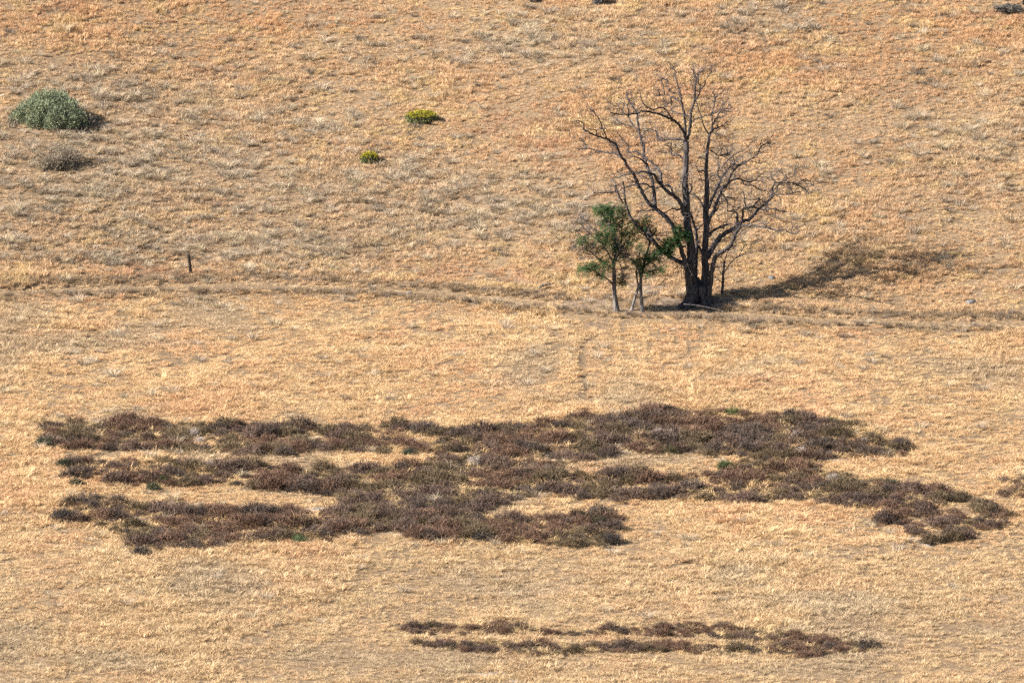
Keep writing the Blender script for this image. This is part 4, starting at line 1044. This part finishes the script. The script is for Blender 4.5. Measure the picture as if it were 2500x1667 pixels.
M_STONE = mat_bark('grey_stone', (.10, .10, .105), (.20, .19, .195), 6, 6, .4)
def stone(px, py, r, label):
    b = at1(px, py); V = []; F = []
    nu, nv = 9, 6
    for j in range(nv + 1):
        for i in range(nu):
            a = 2 * math.pi * i / nu; e = math.pi * j / nv - math.pi / 2
            k = 1 + .22 * rng.normal() if 0 < j < nv else 1
            V.append((math.cos(a) * math.cos(e) * r * 1.3 * k, math.sin(a) * math.cos(e) * r * k, math.sin(e) * r * .75 * k + r * .3))
    for j in range(nv):
        for i in range(nu):
            F.append((j * nu + i, j * nu + (i + 1) % nu, (j + 1) * nu + (i + 1) % nu, (j + 1) * nu + i))
    g = Geo(); g.add(V, F)
    return tag(link('stone', g.mesh('stone', M_STONE), None, b), label, 'stone', 'grey stones near the track')
stone(2371, 743, .19, 'blue grey stone lying on the slope above the right end of the track')
stone(1884, 682, .15, 'small pale stone inside the dark tree shadow')
stone(1000, 719, .13, 'small grey stone on the outer bank of the track left of the trees')

# ------------------------------------------------------------------ the dark weeds in the field
WT = [weed(110 + 10 * k, .50, .37, .015, k) for k in range(6)]
W_MESH = [new_mesh('weed_bush', v, f, M_WEED_OBJ) for v, f in WT]
n = 26000
cx = rng.uniform(60, 2640, n); cy = rng.uniform(985, 1610, n)
pa = patch_at(cx, cy)
keep = rng.random(n) < pa * np.where(cy > 1480, .9, 1)
cx, cy = cx[keep], cy[keep]
pos = at(cx, cy + 11)
cell = {}; sel = []
for i in range(len(cx)):
    md = .50 if cy[i] < 1490 else .26
    kx, ky = int(pos[i, 0] // .5), int(pos[i, 1] // .5)
    if any((pos[i, 0] - pos[j, 0]) ** 2 + (pos[i, 1] - pos[j, 1]) ** 2 < md * md for a in (-1, 0, 1) for b_ in (-1, 0, 1) for j in cell.get((kx + a, ky + b_), ())):
        continue
    cell.setdefault((kx, ky), []).append(i); sel.append(i)
sel = np.array(sel); cx, cy, pos = cx[sel], cy[sel], pos[sel]
n = len(sel)
size = .52 + .75 * rng.random(n) ** 2.2
size *= np.where(cy > 1500, .58, 1) * np.where(cx > 2410, .72, 1)
KINDS = [('mauve brown', (.140, .098, .080)), ('olive brown', (.142, .107, .070)), ('reddish brown', (.158, .099, .073)), ('dark grey brown', (.104, .080, .068))]
t1 = fbm(cx / 110, cy / 45, 301, 3) + rng.normal(0, .13, n); t2 = fbm(cx / 90, cy / 40, 311, 3) + rng.normal(0, .13, n)
kind = np.where(t1 > .57, 2, np.where(t2 > .52, 1, 0))
kind = np.where(rng.random(n) < .13, 3, kind)
tint = np.array([k[1] for k in KINDS])[kind] * (1 + rng.normal(0, .13, n))[:, None]
show = np.argsort(-(size + .15 * rng.random(n)))[:250]
rest = np.setdiff1d(np.arange(n), show)
def patch_name(px, py):
    best = None
    for P, d, nm in PATCHES:
        if inside(np.array([px]), np.array([py]), P)[0]: best = nm
    if best is None:
        best = min(PATCHES, key=lambda q_: np.min(np.hypot(q_[0][:, 0] - px, (q_[0][:, 1] - py) * 2)))[2]
    return best
WHERE = {'upper': 'the upper left weed arm', 'upper right': 'the upper right weed arm', 'middle': 'the middle weed arm',
         'lower left': 'the lowest left weed arm', 'right': 'the lower right weed arm', 'hooked': 'the hooked weed end', 'edge': 'the small weed patch cut by the right edge', 'lowest': 'the separate bottom weed strip'}
def spot(px, py, nm):
    if nm == 'edge': return 'in ' + WHERE[nm]
    Q = np.concatenate([P for P, d, m_ in PATCHES if m_ == nm])
    f = (px - Q[:, 0].min()) / np.ptp(Q[:, 0])
    part = ['left tip', 'left part', 'middle', 'right part', 'right tip'][int(np.clip(f * 5, 0, 4))]
    front = patch_at(np.array([px]), np.array([py + 17.]))[0] < .2; back = patch_at(np.array([px]), np.array([py - 17.]))[0] < .2
    rim = 'on front rim' if front else 'on back rim' if back else 'inside'
    return rim + ', ' + part + ' of ' + WHERE[nm] if rim != 'inside' else 'inside the ' + part + ' of ' + WHERE[nm]
for i in show:
    k = int(kind[i]); nm = patch_name(cx[i], cy[i])
    o = link('weed_bush', W_MESH[int(rng.integers(0, 6))], None, pos[i])
    s_ = size[i]
    o.scale = (s_ * rng.uniform(.95, 1.25), s_ * rng.uniform(.9, 1.1), s_ * rng.uniform(.85, 1.1)); o.rotation_euler = (0, 0, rng.uniform(0, 6.28))
    o.color = (*np.clip(tint[i], .01, 1), 1)
    lab = KINDS[k][0] + ' bush ' + spot(cx[i], cy[i], nm)
    tag(o, lab, 'weed bush', lab)
scl = np.stack([size[rest] * rng.uniform(.9, 1.2, len(rest)), size[rest], size[rest] * rng.uniform(.8, 1.1, len(rest))], 1)
scatter('weeds', WT, pos[rest], spin(len(rest), .06), scl, np.clip(tint[rest], .01, 1), M_WEED, 'brown and olive dead weeds filling the dark patches of the field')
print('weeds', n)

def bush(px, py, s_, rgb, label, cat='weed bush', group=None, name='weed_bush', flat=1.0, mesh=None):
    o = link(name, mesh or W_MESH[int(rng.integers(0, 6))], None, at1(px, py + 6))
    o.scale = (s_, s_ * .9, s_ * flat); o.rotation_euler = (0, 0, rng.uniform(0, 6.28)); o.color = (*rgb, 1)
    return tag(o, label, cat, group)
TW = new_mesh('tumbleweed', *weed(150, .50, .62, .016, 21), M_WEED_OBJ)
PALE = (.44, .375, .335)
for px, py, s_, lab in ((472, 1062, .62, 'pale round tumbleweed in the upper left arm, the higher of two'), (488, 1080, .55, 'pale round tumbleweed in the upper left arm, the lower of two'),
        (509, 1136, .55, 'pale tumbleweed on the top edge of the middle left arm'), (1160, 1132, .70, 'large pale tumbleweed at the heart of the weed patch'),
        (1608, 1060, .60, 'pale tumbleweed in the upper right arm, left of a touching pair'), (1636, 1058, .5, 'pale tumbleweed in the upper right arm, right of a touching pair'),
        (1945, 1064, .55, 'pale tumbleweed high in the right of the upper right arm'), (2110, 1078, .45, 'small pale tumbleweed near the tip of the upper right arm'),
        (1957, 1104, .55, 'pale tumbleweed beside bare earth under the upper right arm'), (1602, 1008, .5, 'pale tumbleweed on the top rim of the upper right arm'),
        (2034, 1172, .6, 'pale flattened tumbleweed on the right arm below the bare earth')):
    bush(px, py, s_, PALE, lab, 'tumbleweed', 'pale tumbleweeds among the dark weeds', 'tumbleweed', 1.0, TW)
GRN = (.055, .066, .046); BG = (.068, .094, .042); DK = (.062, .055, .053)
for px, py, s_, rgb, lab in ((109, 1084, 1.0, GRN, 'dark green bush at the left tip of the upper left arm'), (158, 1133, .8, GRN, 'dark green bush at the left tip of the middle arm'),
        (187, 1179, .7, GRN, 'dark green bush standing alone below the middle arm tip'), (375, 1190, .75, GRN, 'dark green bush below the middle left arm, left of a brown one'),
        (394, 1172, .6, BG, 'small bright green bush in the lower edge of the middle arm'), (732, 1320, .75, (.115, .15, .075), 'grey green bush below the lowest left arm'),
        (155, 1264, 1.2, DK, 'large round dark bush at the left tip of the lowest left arm'), (1772, 1140, .9, BG, 'bright green bush in the straw gap between the right arms'),
        (1791, 1007, .85, (.10, .115, .05), 'green bush on the top rim of the upper right arm'), (1934, 1014, .95, DK, 'dark bush jutting from the top rim of the upper right arm'),
        (1628, 1000, .75, DK, 'dark grey bush on the top rim, right of a pale tumbleweed'), (2172, 1183, .95, (.085, .085, .06), 'dark green bush above the start of the hooked end'),
        (1638, 1101, .8, (.10, .105, .05), 'olive green bush on the lower rim of the upper right arm'), (2034, 1026, .6, (.11, .12, .045), 'small olive green bush near the top right rim'),
        (2199, 1090, 1.05, DK, 'dark round bush at the right tip of the upper right arm'), (1211, 1046, .8, (.09, .10, .06), 'dark green bush where the upper arms meet'),
        (997, 1106, .65, GRN, 'small dark green bush under the upper left arm'), (1493, 1320, 1.0, DK, 'dark bush at the right tip of the lowest left arm'),
        (1463, 1276, .9, GRN, 'dark green bush on the right of the lowest arm'), (1420, 1264, .8, GRN, 'dark green bush atop the right of the lowest arm'),
        (1175, 1313, .9, DK, 'dark grey bush on the lower rim of the lowest left arm'), (345, 1348, .85, DK, 'dark bush below the left part of the lowest left arm'), (2120, 1575, .9, DK, 'dark bush at the right tip of the low weed strip'),
        (2160, 1268, 1.0, DK, 'dark bush at the left tip of the hooked end'), (1395, 1020, .7, DK, 'dark bush standing just above the upper right arm')):
    bush(px, py, s_, rgb, lab, 'bush', None, 'weed_bush')
HOOK = [('right limb', (2400, 1228), (2425, 1236), (2448, 1246), (2466, 1256), (2440, 1262), (2412, 1256), (2390, 1270), (2422, 1278), (2395, 1288)), ('middle streak', (2190, 1276), (2215, 1284), (2243, 1278), (2272, 1272), (2300, 1266), (2328, 1258)), ('lower rim', (2236, 1302), (2262, 1312), (2300, 1316), (2328, 1308), (2352, 1298))]
for nm, *L in HOOK:
    for j, (px, py) in enumerate(L):
        kk = int(rng.integers(0, 4))
        lab = KINDS[kk][0] + ' bush on the ' + nm + ' of the hooked weed end, ' + ['first', 'second', 'third', 'fourth', 'fifth', 'sixth', 'seventh', 'eighth', 'ninth'][j] + ' along it'
        bush(px, py, rng.uniform(.5, .75) * (.7 if nm == 'middle streak' else 1), KINDS[kk][1], lab, 'weed bush', 'bushes of the hooked weed end')
B_MESH = [new_mesh('bunchgrass_tussock', v, f, M_TUFT_OBJ) for v, f in T_BUNCH]
for px, py, s_, rgb, lab in ((1840, 797, 1.2, (.17, .15, .12), 'low dark bush below the track right of the trees'), (2055, 818, 1.0, (.20, .15, .12), 'brown tussock below the track, first right of the trees'), (2160, 868, .9, (.22, .155, .12), 'reddish brown tussock in the field below the right of the track'),
        (385, 915, .9, (.17, .15, .11), 'dark tussock alone in the left of the upper field'), (950, 972, 1.0, (.16, .15, .14), 'dark grey tussock in the middle of the upper field'), (925, 910, .9, (.22, .18, .14), 'brown grey tussock left of the centre of the upper field'),
        (2262, 855, .9, (.19, .15, .12), 'dark brown tussock lowest in the field below the right of the track'), (1210, 610, 1.3, (.24, .20, .165), 'large grey tussock on the slope left of the green trees'), (1955, 865, .5, (.19, .15, .12), 'small dark tussock in the field below the right bushes')):
    bush(px, py, s_, rgb, lab, 'tussock', None, 'tussock', .9, B_MESH[0])
# grey tussocks on the slope that stand out one by one
n = 900
cx = rng.uniform(0, 2500, n); cy = rng.uniform(5, 690, n)
d = np.clip(gauss(cx, cy, GREYB) + .18, 0, 1)
ok = (rng.random(n) < d) & ~((np.abs(cx - 466) < 40) & (cy > 630)) & ~((cx > 1380) & (cx < 1960) & (cy > 420)) & (cy < line_y(UPD, cx) - 20)
cx, cy = cx[ok][:170], cy[ok][:170]
for x_, y_ in zip(cx, cy):
    i = int(rng.integers(0, 5)); s_ = rng.uniform(.7, 1.15)
    dark = rng.random() < .6
    o = link('bunchgrass_tussock', B_MESH[i], None, at1(x_, y_)); o.scale = (s_ * 1.2, s_, s_ * .8); o.rotation_euler = (0, 0, rng.uniform(0, 6.28))
    rgb = np.array((.20, .165, .135) if dark else (.50, .43, .33)) * rng.uniform(.85, 1.15)
    o.color = (*rgb, 1)
    marks = [((124, 270), 'around the big sagebrush'), ((140, 400), 'near the grey twiggy shrub'), ((1030, 285), 'near the larger yellow bush'), ((902, 390), 'near the smaller yellow bush'), ((466, 640), 'uphill of the fence post'), ((1200, 560), 'left of the green trees'),
             ((1650, 120), 'uphill of the dead tree'), ((2450, 40), 'downhill of the brush heap'), ((2100, 600), 'right of the tree shadow'), ((2050, 330), 'high right of the dead tree'), ((500, 90), 'high on the upper left slope'), ((500, 350), 'right of the big sagebrush'), ((900, 60), 'under the top edge left of the dark shrubs'), ((1380, 250), 'high left of the dead tree'), ((80, 620), 'far left above the track'), ((800, 600), 'above the track right of the fence post'), ((2450, 330), 'far right on the upper slope')]
    lab = ('dark grey' if dark else 'pale straw') + ' bunchgrass tussock ' + min(marks, key=lambda m_: math.hypot(m_[0][0] - x_, (m_[0][1] - y_) * 1.5))[1]
    tag(o, lab, 'tussock', lab)
# the cluster of whitish tussocks under the top edge
for k in range(46):
    x_ = 1330 + 170 * rng.normal() * .62; y_ = 66 + 26 * rng.normal() + .03 * (x_ - 1330)
    s_ = rng.uniform(.55, .85)
    o = link('bunchgrass_tussock', B_MESH[int(rng.integers(0, 5))], None, at1(x_, max(y_, 8))); o.scale = (s_, s_, s_ * .9); o.rotation_euler = (0, 0, rng.uniform(0, 6.28))
    o.color = (.66, .56, .39, 1)
    tag(o, 'whitish tussock in the cluster of pale tufts near the top edge', 'tussock', 'cluster of pale tufts near the top edge')
